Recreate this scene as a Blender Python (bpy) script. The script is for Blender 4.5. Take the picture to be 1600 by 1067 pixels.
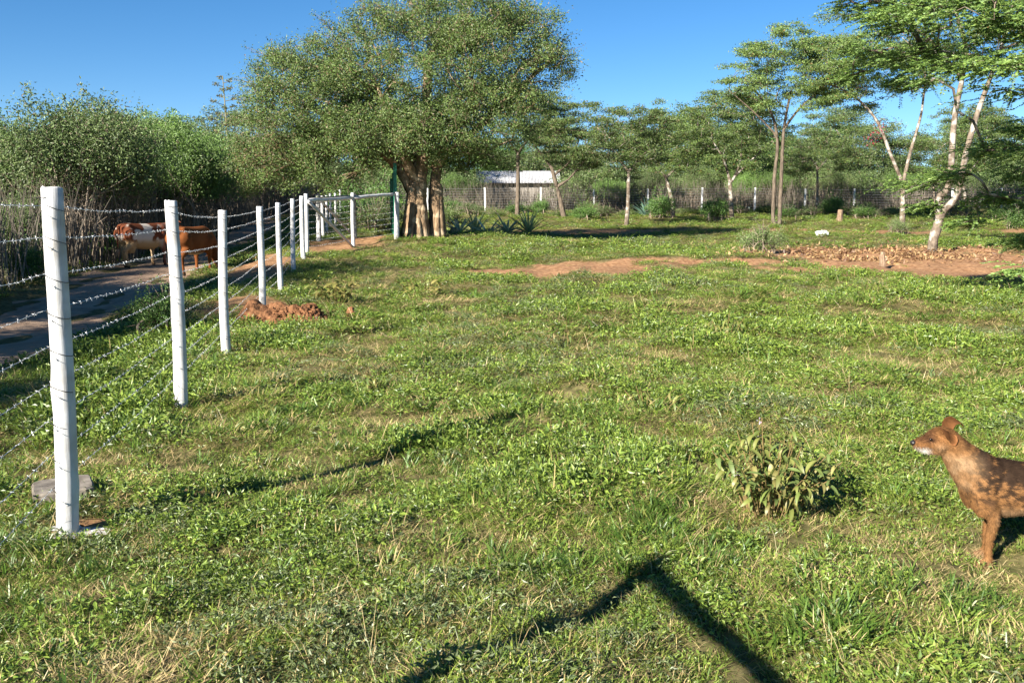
import bpy, math, random
import numpy as np
from mathutils import Vector, Matrix
R = math.radians
rng = np.random.default_rng(11)
random.seed(5)
scene = bpy.context.scene
for o in list(bpy.data.objects): bpy.data.objects.remove(o)
C = scene.collection

# ------------------------------------------------------------------ camera
FPX = 1525.0                      # focal length in pixels of a 1600 px wide picture
CAMZ = 1.62
cam = bpy.data.cameras.new('camera'); camo = bpy.data.objects.new('camera', cam); C.objects.link(camo)
cam.sensor_width = 36.0; cam.lens = 36.0*FPX/1600.0; cam.clip_start = 0.05; cam.clip_end = 3000
camo.location = (0, 0, CAMZ); camo.rotation_euler = (R(90-6.97), 0, 0)
scene.camera = camo
# ------------------------------------------------------------------ sky and sun
SUN_AZ, SUN_EL = 219.5, 25.0      # clockwise from +Y (the way the camera looks)
w = bpy.data.worlds.new('World'); scene.world = w; w.use_nodes = True
nt = w.node_tree; nt.nodes.clear()
sky = nt.nodes.new('ShaderNodeTexSky'); sky.sky_type = 'NISHITA'; sky.sun_disc = False
sky.sun_elevation = R(SUN_EL); sky.sun_rotation = R(SUN_AZ); sky.altitude = 1800
sky.air_density = 0.85; sky.dust_density = 0.0; sky.ozone_density = 2.4
bg = nt.nodes.new('ShaderNodeBackground'); bg.inputs['Strength'].default_value = 0.051
wo = nt.nodes.new('ShaderNodeOutputWorld')
hs = nt.nodes.new('ShaderNodeHueSaturation'); hs.inputs['Saturation'].default_value = 1.28
nt.links.new(sky.outputs[0], hs.inputs['Color']); nt.links.new(hs.outputs[0], bg.inputs[0]); nt.links.new(bg.outputs[0], wo.inputs[0])
sl = bpy.data.lights.new('sun', 'SUN'); sl.energy = 4.9; sl.angle = R(0.53); sl.color = (1.0, 0.93, 0.82)
so = bpy.data.objects.new('sun', sl); C.objects.link(so)
sd = Vector((math.sin(R(SUN_AZ))*math.cos(R(SUN_EL)), math.cos(R(SUN_AZ))*math.cos(R(SUN_EL)), math.sin(R(SUN_EL))))
so.rotation_euler = sd.to_track_quat('Z', 'Y').to_euler(); so.location = (0, 0, 30)
vs = scene.view_settings; vs.view_transform = 'Standard'; vs.look = 'None'; vs.gamma = 1; vs.use_curve_mapping = False
vs.exposure = 1.6
cy = scene.cycles; cy.max_bounces = 5; cy.diffuse_bounces = 3; cy.transparent_max_bounces = 2; cy.transmission_bounces = 2; cy.glossy_bounces = 2

# ------------------------------------------------------------------ helpers
def unit(v):
    v = np.asarray(v, float); n = np.linalg.norm(v, axis=-1, keepdims=True); return v/np.maximum(n, 1e-9)
def hsh(ix, iy, s):
    h = (ix.astype(np.int64)*374761393 + iy.astype(np.int64)*668265263 + s*974634777) & 0xffffffff
    h = ((h ^ (h >> 13))*1274126177) & 0xffffffff
    return ((h ^ (h >> 16)) & 0xffff)/65535.0
def vnoise(x, y, s=0):
    x = np.asarray(x, float); y = np.asarray(y, float)
    ix = np.floor(x); iy = np.floor(y); fx = x-ix; fy = y-iy
    fx = fx*fx*(3-2*fx); fy = fy*fy*(3-2*fy); ix = ix.astype(np.int64); iy = iy.astype(np.int64)
    a = hsh(ix, iy, s); b = hsh(ix+1, iy, s); c = hsh(ix, iy+1, s); d = hsh(ix+1, iy+1, s)
    return (a*(1-fx)+b*fx)*(1-fy)+(c*(1-fx)+d*fx)*fy
def fbm(x, y, s=0, o=3):
    t = 0; a = .5; n = 0
    for i in range(o):
        t = t+a*vnoise(np.asarray(x)*2**i, np.asarray(y)*2**i, s+i*17); n += a; a *= .5
    return t/n
def sstep(a, b, x):
    t = np.clip((np.asarray(x, float)-a)/(b-a), 0, 1); return t*t*(3-2*t)

class MB:
    """collects vertices, faces (any size) and a colour per vertex"""
    def __init__(s): s.V = []; s.F = {}; s.K = []; s.n = 0; s.M = {}
    def add(s, v, f, col=(.5, .5, .5), mi=0):
        v = np.asarray(v, float).reshape(-1, 3); f = np.asarray(f, int)
        c = np.asarray(col, float)
        if c.ndim == 1: c = np.tile(c, (len(v), 1))
        s.V.append(v); s.K.append(c)
        s.F.setdefault((f.shape[1], mi), []).append(f+s.n); s.n += len(v)
    def mesh(s, name, mats, smooth=False):
        me = bpy.data.meshes.new(name)
        V = np.concatenate(s.V); K = np.concatenate(s.K)
        idx = []; st = []; tot = []; mi = []; o = 0
        for (k, m), fl in s.F.items():
            f = np.concatenate(fl); idx.append(f.ravel()); n = len(f)
            st.append(o+np.arange(n)*k); tot.append(np.full(n, k)); mi.append(np.full(n, m)); o += n*k
        idx = np.concatenate(idx); st = np.concatenate(st); tot = np.concatenate(tot); mi = np.concatenate(mi)
        me.vertices.add(len(V)); me.vertices.foreach_set('co', V.ravel().astype(np.float32))
        me.loops.add(len(idx)); me.loops.foreach_set('vertex_index', idx.astype(np.int32))
        me.polygons.add(len(st)); me.polygons.foreach_set('loop_start', st.astype(np.int32))
        me.polygons.foreach_set('loop_total', tot.astype(np.int32))
        me.polygons.foreach_set('material_index', mi.astype(np.int32))
        me.polygons.foreach_set('use_smooth', np.full(len(st), bool(smooth)))
        a = me.attributes.new('col', 'FLOAT_COLOR', 'POINT')
        a.data.foreach_set('color', np.c_[K, np.ones(len(K))].ravel().astype(np.float32))
        if not isinstance(mats, (list, tuple)): mats = [mats]
        for m in mats: me.materials.append(m)
        me.update(calc_edges=True); me.validate()
        return me

def link(name, data, parent=None, loc=None, rot=None):
    o = bpy.data.objects.new(name, data); C.objects.link(o)
    if parent is not None: o.parent = parent
    if loc is not None: o.location = loc
    if rot is not None: o.rotation_euler = rot
    return o
def thing(name, label, cat, loc=(0, 0, 0), rz=0, group=None):
    o = link(name, None, None, loc, (0, 0, rz)); o.empty_display_size = .2
    return tag(o, label, cat, group)
def tag(o, label, cat, group=None, kind=None):
    o['label'] = label; o['category'] = cat
    if group: o['group'] = group
    if kind: o['kind'] = kind
    return o
def struct(o): o['kind'] = 'structure'; return o
def stuff(o): o['kind'] = 'stuff'; return o

def tube(mb, P, r, n=8, col=(.5, .5, .5), cap=True, mi=0, ell=None, jit=0):
    P = np.asarray(P, float); m = len(P); r = np.broadcast_to(np.asarray(r, float), (m,))
    T = unit(np.gradient(P, axis=0)); a = np.array([0, 0, 1.]) if abs(T[0][2]) < .9 else np.array([1., 0, 0])
    u = unit(np.cross(T[0], a)); V = np.zeros((m, n, 3)); th = np.arange(n)*2*np.pi/n
    for i in range(m):
        u = unit(u-T[i]*np.dot(u, T[i])); b = np.cross(T[i], u)
        rr = r[i]*(1+(jit*(rng.random(n)-.5) if jit else 0))
        V[i] = P[i]+(np.cos(th)*rr)[:, None]*u+(np.sin(th)*rr)[:, None]*b*(ell[i] if ell is not None else 1)
    i, j = np.meshgrid(np.arange(m-1), np.arange(n), indexing='ij'); i = i.ravel(); j = j.ravel(); j2 = (j+1) % n
    c = np.asarray(col, float)
    if c.ndim == 2: c = np.repeat(c, n, axis=0)
    mb.add(V.reshape(-1, 3), np.c_[i*n+j, i*n+j2, (i+1)*n+j2, (i+1)*n+j], c, mi)
    if cap:
        base = mb.n-m*n
        mb.F.setdefault((n, mi), []).append(np.array([base+np.arange(n)[::-1]])); mb.F[(n, mi)].append(np.array([base+(m-1)*n+np.arange(n)]))
def ellipsoid(mb, c, r, rot=None, n=16, col=(.5, .5, .5), mi=0):
    th = np.linspace(0, np.pi, n//2+1)[1:-1]; ph = np.arange(n)*2*np.pi/n
    v = [[0, 0, 1]]+[[math.sin(t)*math.cos(p), math.sin(t)*math.sin(p), math.cos(t)] for t in th for p in ph]+[[0, 0, -1]]
    v = np.array(v)*np.asarray(r)
    if rot is not None: v = v@np.array(rot.to_matrix() if hasattr(rot, 'to_matrix') else rot).T
    k = len(th); q = []; t3 = []
    for i in range(k-1):
        for j in range(n): q.append([1+i*n+j, 1+(i+1)*n+j, 1+(i+1)*n+(j+1) % n, 1+i*n+(j+1) % n])
    for j in range(n): t3.append([0, 1+j, 1+(j+1) % n]); t3.append([len(v)-1, 1+(k-1)*n+(j+1) % n, 1+(k-1)*n+j])
    b = mb.n; mb.add(v+np.asarray(c), q, col, mi); mb.F.setdefault((3, mi), []).append(np.array(t3)+b)
def box(mb, lo, hi, col=(.5, .5, .5), mi=0):
    x0, y0, z0 = lo; x1, y1, z1 = hi
    v = [[x0,y0,z0],[x1,y0,z0],[x1,y1,z0],[x0,y1,z0],[x0,y0,z1],[x1,y0,z1],[x1,y1,z1],[x0,y1,z1]]
    mb.add(v, [[0,3,2,1],[4,5,6,7],[0,1,5,4],[1,2,6,5],[2,3,7,6],[3,0,4,7]], col, mi)
def bez(pts, n=10):
    """smooth curve (Catmull-Rom) through points"""
    p = np.asarray(pts, float)
    if len(p) == 2: return p[0]+(p[1]-p[0])*np.linspace(0, 1, n)[:, None]
    q = np.vstack([2*p[0]-p[1], p, 2*p[-1]-p[-2]]); out = []
    for i in range(len(p)-1):
        a, b, c, d = q[i:i+4]
        for t in np.linspace(0, 1, n, endpoint=False):
            out.append(.5*((2*b)+(c-a)*t+(2*a-5*b+4*c-d)*t*t+(3*b-a-3*c+d)*t**3))
    out.append(p[-1]); return np.array(out)

# ------------------------------------------------------------------ materials
def mat(name): 
    m = bpy.data.materials.new(name); m.use_nodes = True; t = m.node_tree; t.nodes.clear()
    out = t.nodes.new('ShaderNodeOutputMaterial'); return m, t, out
def nd(t, kind, **kw):
    n = t.nodes.new(kind)
    for k, v in kw.items():
        if k in n.inputs.keys(): n.inputs[k].default_value = v
        else: setattr(n, k, v)
    return n
def leaf_mat(name, transl=.35, rough=.55, pos_var=None, spec=.3):
    m, t, out = mat(name); L = t.links.new
    at = nd(t, 'ShaderNodeAttribute', attribute_name='col')
    oi = nd(t, 'ShaderNodeObjectInfo')
    hsv = nd(t, 'ShaderNodeHueSaturation')
    mr = nd(t, 'ShaderNodeMapRange'); mr.inputs['To Min'].default_value = .78; mr.inputs['To Max'].default_value = 1.22
    L(oi.outputs['Random'], mr.inputs['Value']); L(mr.outputs[0], hsv.inputs['Value']); L(at.outputs['Color'], hsv.inputs['Color'])
    col = hsv.outputs[0]
    if pos_var:
        ge = nd(t, 'ShaderNodeNewGeometry'); no = nd(t, 'ShaderNodeTexNoise'); no.inputs['Scale'].default_value = pos_var; no.inputs['Detail'].default_value = 2
        L(ge.outputs['Position'], no.inputs['Vector'])
        m2 = nd(t, 'ShaderNodeMapRange'); m2.inputs['From Min'].default_value = .3; m2.inputs['From Max'].default_value = .7
        m2.inputs['To Min'].default_value = .475; m2.inputs['To Max'].default_value = .515
        L(no.outputs[0], m2.inputs['Value']); L(m2.outputs[0], hsv.inputs['Hue'])
    p = nd(t, 'ShaderNodeBsdfDiffuse'); tr = nd(t, 'ShaderNodeBsdfTranslucent'); mx = nd(t, 'ShaderNodeMixShader'); mx.inputs[0].default_value = transl
    gl = nd(t, 'ShaderNodeBsdfGlossy'); gl.inputs['Roughness'].default_value = rough; gl.inputs['Color'].default_value = (1, 1, 1, 1); m3 = nd(t, 'ShaderNodeMixShader'); m3.inputs[0].default_value = spec*.12
    L(col, p.inputs['Color']); L(col, tr.inputs[0]); L(p.outputs[0], mx.inputs[1]); L(tr.outputs[0], mx.inputs[2]); L(mx.outputs[0], m3.inputs[1]); L(gl.outputs[0], m3.inputs[2]); L(m3.outputs[0], out.inputs[0])
    return m
def noise_mat(name, c0, c1, scale=8, stretch=(1, 1, 1), rough=.85, bump=.4, bdist=.02, c2=None, s2=2.0, lo=.35, hi=.65, coord='Object', detail=6, spec=.25, attr=False):
    m, t, out = mat(name); L = t.links.new
    tc = nd(t, 'ShaderNodeTexCoord'); mp = nd(t, 'ShaderNodeMapping'); mp.inputs['Scale'].default_value = stretch
    L(tc.outputs[coord], mp.inputs[0])
    no = nd(t, 'ShaderNodeTexNoise'); no.inputs['Scale'].default_value = scale; no.inputs['Detail'].default_value = detail; no.inputs['Roughness'].default_value = .62
    L(mp.outputs[0], no.inputs['Vector'])
    cr = nd(t, 'ShaderNodeValToRGB'); cr.color_ramp.elements[0].position = lo; cr.color_ramp.elements[1].position = hi
    cr.color_ramp.elements[0].color = (*c0, 1); cr.color_ramp.elements[1].color = (*c1, 1)
    L(no.outputs[0], cr.inputs[0]); col = cr.outputs[0]
    if c2 is not None:
        n2 = nd(t, 'ShaderNodeTexNoise'); n2.inputs['Scale'].default_value = s2; n2.inputs['Detail'].default_value = 4
        L(tc.outputs[coord], n2.inputs['Vector'])
        r2 = nd(t, 'ShaderNodeValToRGB'); r2.color_ramp.elements[0].position = .52; r2.color_ramp.elements[1].position = .62
        L(n2.outputs[0], r2.inputs[0]); mx = nd(t, 'ShaderNodeMixRGB'); L(r2.outputs[0], mx.inputs[0]); L(col, mx.inputs[1]); mx.inputs[2].default_value = (*c2, 1); col = mx.outputs[0]
    if attr:
        at = nd(t, 'ShaderNodeAttribute', attribute_name='col'); mm = nd(t, 'ShaderNodeMixRGB', blend_type='MULTIPLY'); mm.inputs[0].default_value = 1
        L(col, mm.inputs[1]); L(at.outputs['Color'], mm.inputs[2]); col = mm.outputs[0]
    p = nd(t, 'ShaderNodeBsdfPrincipled'); p.inputs['Roughness'].default_value = rough; p.inputs['Specular IOR Level'].default_value = spec
    L(col, p.inputs['Base Color'])
    if bump:
        b = nd(t, 'ShaderNodeBump'); b.inputs['Strength'].default_value = bump; b.inputs['Distance'].default_value = bdist
        L(no.outputs[0], b.inputs['Height']); L(b.outputs[0], p.inputs['Normal'])
    L(p.outputs[0], out.inputs[0]); return m
def attr_mat(name, rough=.8, spec=.2, metal=0):
    m, t, out = mat(name); at = nd(t, 'ShaderNodeAttribute', attribute_name='col')
    p = nd(t, 'ShaderNodeBsdfPrincipled'); p.inputs['Roughness'].default_value = rough; p.inputs['Specular IOR Level'].default_value = spec; p.inputs['Metallic'].default_value = metal
    t.links.new(at.outputs['Color'], p.inputs['Base Color']); t.links.new(p.outputs[0], out.inputs[0]); return m

M_GRASS = leaf_mat('grass_blades', .34, .45)
M_LEAF = leaf_mat('foliage', .25, .55)
M_BIGLEAF = leaf_mat('weed_leaf', .3, .5)
M_STICK = attr_mat('dry_sticks', .9)
M_BARK_BIG = noise_mat('rough_brown_bark', (.055, .036, .022), (.30, .205, .12), 5, (1.6, 1.6, .6), .9, 1.0, .06, (.38, .29, .19), 3.0, .3, .68)
M_BARK_PALE = noise_mat('pale_mottled_bark', (.075, .056, .040), (.225, .18, .135), 7, (1, 1, .8), .9, .8, .03, (.36, .335, .29), 3.5, .35, .62)
M_BARK_BROWN = noise_mat('brown_acacia_bark', (.052, .040, .030), (.185, .145, .105), 9, (1, 1, .35), .9, .8, .03, None, 3, .32, .66)
def paint_mat():
    m, t, out = mat('white_paint_on_wood'); L = t.links.new
    tc = nd(t, 'ShaderNodeTexCoord'); mp = nd(t, 'ShaderNodeMapping'); mp.inputs['Scale'].default_value = (22, 22, 2.2); L(tc.outputs['Object'], mp.inputs[0])
    no = nd(t, 'ShaderNodeTexNoise'); no.inputs['Scale'].default_value = 1.0; no.inputs['Detail'].default_value = 8; L(mp.outputs[0], no.inputs['Vector'])
    mp2 = nd(t, 'ShaderNodeMapping'); mp2.inputs['Scale'].default_value = (30, 30, 1.3); L(tc.outputs['Object'], mp2.inputs[0])
    n2 = nd(t, 'ShaderNodeTexNoise'); n2.inputs['Scale'].default_value = 1.2; n2.inputs['Detail'].default_value = 3; L(mp2.outputs[0], n2.inputs['Vector'])
    cr = nd(t, 'ShaderNodeValToRGB'); e = cr.color_ramp.elements; e[0].position = .265; e[1].position = .315
    e[0].color = (.10, .085, .07, 1); e[1].color = (1, 1, 1, 1); L(n2.outputs[0], cr.inputs[0])
    n3 = nd(t, 'ShaderNodeTexNoise'); n3.inputs['Scale'].default_value = 9; n3.inputs['Detail'].default_value = 7; L(tc.outputs['Object'], n3.inputs['Vector'])
    c3 = nd(t, 'ShaderNodeValToRGB'); c3.color_ramp.elements[0].position = .3; c3.color_ramp.elements[1].position = .6
    c3.color_ramp.elements[0].color = (.40, .38, .35, 1); c3.color_ramp.elements[1].color = (.54, .55, .56, 1); L(n3.outputs[0], c3.inputs[0])
    mx = nd(t, 'ShaderNodeMixRGB', blend_type='MULTIPLY'); mx.inputs[0].default_value = 1; L(cr.outputs[0], mx.inputs[1]); L(c3.outputs[0], mx.inputs[2])
    p = nd(t, 'ShaderNodeBsdfPrincipled'); p.inputs['Roughness'].default_value = .7; L(mx.outputs[0], p.inputs['Base Color'])
    ad = nd(t, 'ShaderNodeMath', operation='MULTIPLY'); L(no.outputs[0], ad.inputs[0]); L(cr.outputs[0], ad.inputs[1])
    b = nd(t, 'ShaderNodeBump'); b.inputs['Strength'].default_value = .8; b.inputs['Distance'].default_value = .008; L(ad.outputs[0], b.inputs['Height']); L(b.outputs[0], p.inputs['Normal'])
    L(p.outputs[0], out.inputs[0]); return m
M_PAINT = paint_mat()
M_WIRE = attr_mat('galvanised_wire', .45, .5, .35)
M_TIE = attr_mat('dark_tie_wire', .6)

# ------------------------------------------------------------------ the lie of the land
_ty = np.arange(-60, 400, .5)
_tz = np.interp(_ty, [-60, 12, 17, 22, 26, 30, 36, 42, 50, 60, 70, 90, 130, 400], [0, 0, .12, .29, .44, .57, .72, .9, 1.22, 1.78, 2.35, 2.7, 2.9, 3.2])
_k = np.ones(9)/9; _tz = np.convolve(np.pad(_tz, 4, mode='edge'), _k, mode='valid')
def fence_x(y): return -2.28-.178*(np.asarray(y, float)-5)
def road_edges(y):
    y = np.asarray(y, float); return -9.5-.145*(y-10), -5.35-.18*(y-10)
def road_mask(x, y, soft=.5):
    l, r = road_edges(y); n = (fbm(x*.9, y*.5, 91)-.5)*1.1
    return sstep(-soft, soft, x-l+n)*sstep(-soft, soft, r-x+n)
def zbase(x, y):
    x = np.asarray(x, float); y = np.asarray(y, float)
    z = np.interp(y, _ty, _tz)
    z = z+.30*np.exp(-((x+3.4)**2+((y-37)*.85)**2)/(2*3.6**2))
    s = fence_x(y)-x
    z = z-.24*sstep(.2, 2.4, s)*sstep(9, 20, y)
    return z
def zfun(x, y):
    x = np.asarray(x, float); y = np.asarray(y, float)
    rm = road_mask(x, y, .8); d = np.hypot(x, y)
    f = sstep(160, 60, d)
    b = (fbm(x*1.25, y*1.25, 3, 3)-.5)*.24+(fbm(x*.28, y*.28, 7, 2)-.5)*.30*sstep(8, 20, y)
    near = np.exp(-((x-fence_x(y))/1.0)**2)*.55
    return zbase(x, y)+b*f*(1-rm)*(1-near)-rm*.07
def ell(x, y, cx, cy, rx, ry, rot=0, s=5, n=.9):
    c, q = math.cos(rot), math.sin(rot); dx = x-cx; dy = y-cy
    u = (dx*c+dy*q)/rx; v = (-dx*q+dy*c)/ry
    return sstep(1.15, .8, np.hypot(u, v)+(fbm(x*1.1, y*.8, s, 3)-.5)*n)
def soil_mask(x, y):
    x = np.asarray(x, float); y = np.asarray(y, float)
    m = ell(x, y, 1.5, 25.2, 2.9, 2.4, .35, 21)
    m = np.maximum(m, ell(x, y, 12.6, 26.2, 6.2, 3.6, .15, 22))
    m = np.maximum(m, ell(x, y, 20, 27.5, 6, 4.2, 0, 23))
    m = np.maximum(m, ell(x, y, 11.5, 31, 4.6, 3.2, 0, 26))
    m = np.maximum(m, ell(x, y, 5.6, 27.3, 3.2, .55, .12, 24))
    m = np.maximum(m, ell(x, y, 15, 48.5, 13, 1.7, .04, 25, .6)*.95)
    m = np.maximum(m, ell(x, y, 1, 46.5, 6, 1.2, .0, 25, .6)*.9)
    m = np.maximum(m, ell(x, y, -6.7, 26.5, .8, 4.6, .18, 27)*.95)
    m = np.maximum(m, ell(x, y, -5.9, 35.6, 1.7, 4.2, .1, 28)*.9)
    m = np.maximum(m, ell(x, y, -4.9, 17.8, .7, 1.6, .2, 29)*.8)
    m = np.maximum(m, ell(x, y, -2.05, 5.7, .22, .14, 0, 30)*.9)
    m = np.maximum(m, ell(x, y, -2.3, 5.05, .26, .2, 0, 31)*.8)
    return m
def dry_mask(x, y):
    m = sstep(.46, .68, fbm(x*.75, y*.75, 51, 3))*.85
    m = np.maximum(m, ell(x, y, -1.85, 3.35, .75, .45, 0, 52))
    m = np.maximum(m, ell(x, y, 1.9, 4.6, 1.0, .75, 0, 53, 1.2)*.75)
    return m
def at(px, D): return (px-800.0)/FPX*(D*.9926+(CAMZ-float(np.interp(D, _ty, _tz)))*.1213)
def gz(x, y): return float(zfun(np.array([x]), np.array([y]))[0])

# ------------------------------------------------------------------ ground sheet
def spaced(parts):
    out = []
    for a, b, s in parts: out += list(np.arange(a, b-1e-6, s))
    out.append(parts[-1][1]); return np.array(out)
gx = spaced([(-900, -200, 100), (-200, -60, 10), (-60, -20, 1.2), (-20, -8, .3), (-8, 8, .1), (8, 22, .3), (22, 60, 1.2), (60, 200, 10), (200, 900, 100)])
gy = spaced([(-60, -10, 5), (-10, 2, .5), (2, 13, .09), (13, 40, .25), (40, 80, .7), (80, 130, 3), (130, 300, 17), (300, 1500, 150)])
X, Y = np.meshgrid(gx, gy); Z = zfun(X, Y)
nxg, nyg = len(gx), len(gy)
i, j = np.meshgrid(np.arange(nyg-1), np.arange(nxg-1), indexing='ij'); i = i.ravel(); j = j.ravel()
sm = soil_mask(X, Y); dm = dry_mask(X, Y); kk = np.stack([sm, dm, np.zeros_like(sm)], -1).reshape(-1, 3)
g = MB(); g.add(np.stack([X, Y, Z], -1).reshape(-1, 3), np.c_[i*nxg+j, i*nxg+j+1, (i+1)*nxg+j+1, (i+1)*nxg+j], kk)
def ground_mat():
    m, t, out = mat('meadow_soil'); L = t.links.new
    ge = nd(t, 'ShaderNodeNewGeometry'); at_ = nd(t, 'ShaderNodeAttribute', attribute_name='col'); sp = nd(t, 'ShaderNodeSeparateColor'); L(at_.outputs['Color'], sp.inputs[0])
    n1 = nd(t, 'ShaderNodeTexNoise'); n1.inputs['Scale'].default_value = 9; n1.inputs['Detail'].default_value = 8; L(ge.outputs['Position'], n1.inputs['Vector'])
    c1 = nd(t, 'ShaderNodeValToRGB'); c1.color_ramp.elements[0].position = .35; c1.color_ramp.elements[1].position = .68
    c1.color_ramp.elements[0].color = (.06, .06, .022, 1); c1.color_ramp.elements[1].color = (.20, .17, .075, 1); L(n1.outputs[0], c1.inputs[0])
    c2 = nd(t, 'ShaderNodeValToRGB'); c2.color_ramp.elements[0].position = .3; c2.color_ramp.elements[1].position = .72
    c2.color_ramp.elements[0].color = (.19, .095, .047, 1); c2.color_ramp.elements[1].color = (.42, .245, .13, 1); L(n1.outputs[0], c2.inputs[0])
    mx = nd(t, 'ShaderNodeMixRGB'); L(sp.outputs[0], mx.inputs[0]); L(c1.outputs[0], mx.inputs[1]); L(c2.outputs[0], mx.inputs[2])
    p = nd(t, 'ShaderNodeBsdfPrincipled'); p.inputs['Roughness'].default_value = .95; p.inputs['Specular IOR Level'].default_value = .1; L(mx.outputs[0], p.inputs['Base Color'])
    b = nd(t, 'ShaderNodeBump'); b.inputs['Strength'].default_value = .7; b.inputs['Distance'].default_value = .05; L(n1.outputs[0], b.inputs['Height']); L(b.outputs[0], p.inputs['Normal'])
    L(p.outputs[0], out.inputs[0]); return m
struct(link('ground', g.mesh('ground', ground_mat(), True)))

# dirt road
ry = spaced([(-25, 4, .6), (4, 40, .16), (40, 110, .8)]); ru = np.linspace(0, 1, 46)
YY, UU = np.meshgrid(ry, ru, indexing='ij'); lE, rE = road_edges(YY); lE = lE-.9+(fbm(YY*.6, YY*0, 61)-.5)*.7; rE = rE+.45+(fbm(YY*.8, YY*0, 62)-.5)*.8
XX = lE+(rE-lE)*UU
rut = -.035*(np.exp(-((UU-.33)/.07)**2)+np.exp(-((UU-.68)/.07)**2))
ZZ = zbase(XX, YY)-.035+rut+(fbm(XX*2.2, YY*1.3, 63)-.5)*.05-.075*(np.abs(UU-.5)*2)**8
nU = len(ru); i, j = np.meshgrid(np.arange(len(ry)-1), np.arange(nU-1), indexing='ij'); i = i.ravel(); j = j.ravel()
g = MB(); g.add(np.stack([XX, YY, ZZ], -1).reshape(-1, 3), np.c_[i*nU+j, i*nU+j+1, (i+1)*nU+j+1, (i+1)*nU+j])
M_ROAD = noise_mat('packed_dirt', (.22, .15, .105), (.46, .33, .23), 3, (1, .6, 1), .95, .7, .06, (.36, .24, .16), .8, .3, .7, 'Object', 9, .1)
struct(link('dirt_road', g.mesh('dirt_road', M_ROAD, True)))

# ------------------------------------------------------------------ plant builders
def pick(pal, n):
    """colours blended from a list of (weight, rgb)"""
    w_ = np.array([p[0] for p in pal], float); w_ /= w_.sum(); c = np.array([p[1] for p in pal])
    k = rng.choice(len(pal), n, p=w_); return c[k]*rng.uniform(.8, 1.22, (n, 1))
def foliage(mb, ctr, n, spread, size, aspect, flat, pal, out_dir=None, mi=0):
    ctr = np.asarray(ctr, float); K = len(ctr); N = K*n
    own = np.repeat(np.arange(K), n)
    P = ctr[own]+rng.normal(size=(N, 3))*np.asarray(spread)*.62
    d = rng.normal(size=(N, 3)); d[:, 2] *= (1-flat)
    if out_dir is not None: d = d+np.asarray(out_dir)[own]
    d = unit(d); nr = rng.normal(size=(N, 3)); nr[:, 2] += flat*3; s = unit(np.cross(d, nr)); L = rng.uniform(size[0], size[1], (N, 1)); W = L*aspect*.5
    up = np.cross(s, d)*L*.12
    V = np.stack([P, P+d*L*.45+s*W+up, P+d*L, P+d*L*.45-s*W+up], 1).reshape(-1, 3)
    col = pick(pal, N)*np.repeat(rng.uniform(.8, 1.2, (K, 1)), n, axis=0)
    mb.add(V, np.arange(N*4).reshape(-1, 4), np.repeat(col, 4, axis=0), mi)

def skeleton(trunks, pts, seg=.5, wob=.10, arch=.10, zmin=0.0, tip=.012, hi=.8):
    pos = np.zeros((60000, 3)); par = np.full(60000, -1); rad = np.zeros(60000); n = 0
    for poly, r0, r1 in trunks:
        P = bez(poly, 6); pr = -1
        if n: 
            pr = int(np.argmin(np.linalg.norm(pos[:n]-P[0], axis=1))); P = P[1:]
        for k, p in enumerate(P):
            pos[n] = p; par[n] = pr; rad[n] = r0+(r1-r0)*k/max(1, len(P)-1); pr = n; n += 1
    nt_ = n; pts = np.asarray(pts, float)
    if len(pts):
        d0 = np.min(np.linalg.norm(pts[:, None]-pos[None, :n], axis=2), axis=1)
        for p in pts[np.argsort(d0)]:
            q = pos[:n]; d = np.linalg.norm(q-p, axis=1); cost = d+hi*np.maximum(0, q[:, 2]-p[2]+.15)+(q[:, 2] < zmin)*50
            k = int(np.argmin(cost)); L = d[k]; m = max(1, int(math.ceil(L/seg))); a = pos[k]; pr = k
            for t in range(1, m+1):
                f = t/m; c = a+(p-a)*f; c = c+np.array([0, 0, arch*L*math.sin(math.pi*f)])
                if t < m: c = c+rng.normal(size=3)*wob*min(1, L)*.6
                pos[n] = c; par[n] = pr; pr = n; n += 1
    pos = pos[:n]; par = par[:n]; cnt = np.zeros(n); kids = [[] for _ in range(n)]
    for k in range(n):
        if par[k] >= 0: kids[par[k]].append(k)
    for k in range(n-1, -1, -1):
        if not kids[k]: cnt[k] += 1
        if par[k] >= 0: cnt[par[k]] += cnt[k]
    r = tip*np.sqrt(cnt); r[:nt_] = np.maximum(rad[:nt_], np.minimum(r[:nt_], rad[:nt_]*1.1))
    return pos, par, kids, cnt, r, nt_
def wood(mb, sk, n_thick=10, minr=0.0, col=(.5, .5, .5)):
    pos, par, kids, cnt, r, nt_ = sk
    stack = [k for k in range(len(pos)) if par[k] < 0]
    roots = list(stack)
    while stack:
        k = stack.pop(); ch = [] if par[k] < 0 else [par[k]]
        c = k
        while True:
            ch.append(c); ks = kids[c]
            if not ks: break
            ks = sorted(ks, key=lambda q: -(cnt[q]+(1000 if q < nt_ else 0))); stack += ks[1:]; c = ks[0]
        rr = r[ch].copy()
        if par[k] >= 0: rr[0] = min(rr[0], rr[1]*1.25)
        if rr.max() < minr: continue
        rr[-1] *= .6
        nn = n_thick if rr[:2].max() > .09 else (6 if rr.max() > .03 else 4)
        if len(ch) > 1: tube(mb, pos[ch], rr, nn, col, True, jit=.22 if rr.max() > .08 else 0)
def in_ell(n, lobes, shell=.55):
    """points in a union of ellipsoids, denser towards the outside"""
    vol = np.array([l[3]*l[4]*l[5] for l in lobes])**.8; k = rng.choice(len(lobes), n, p=vol/vol.sum())
    d = unit(rng.normal(size=(n, 3))); rr = shell+(1-shell)*rng.random(n)**.6
    L = np.array(lobes); return L[k, :3]+d*rr[:, None]*L[k, 3:6]
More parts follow.
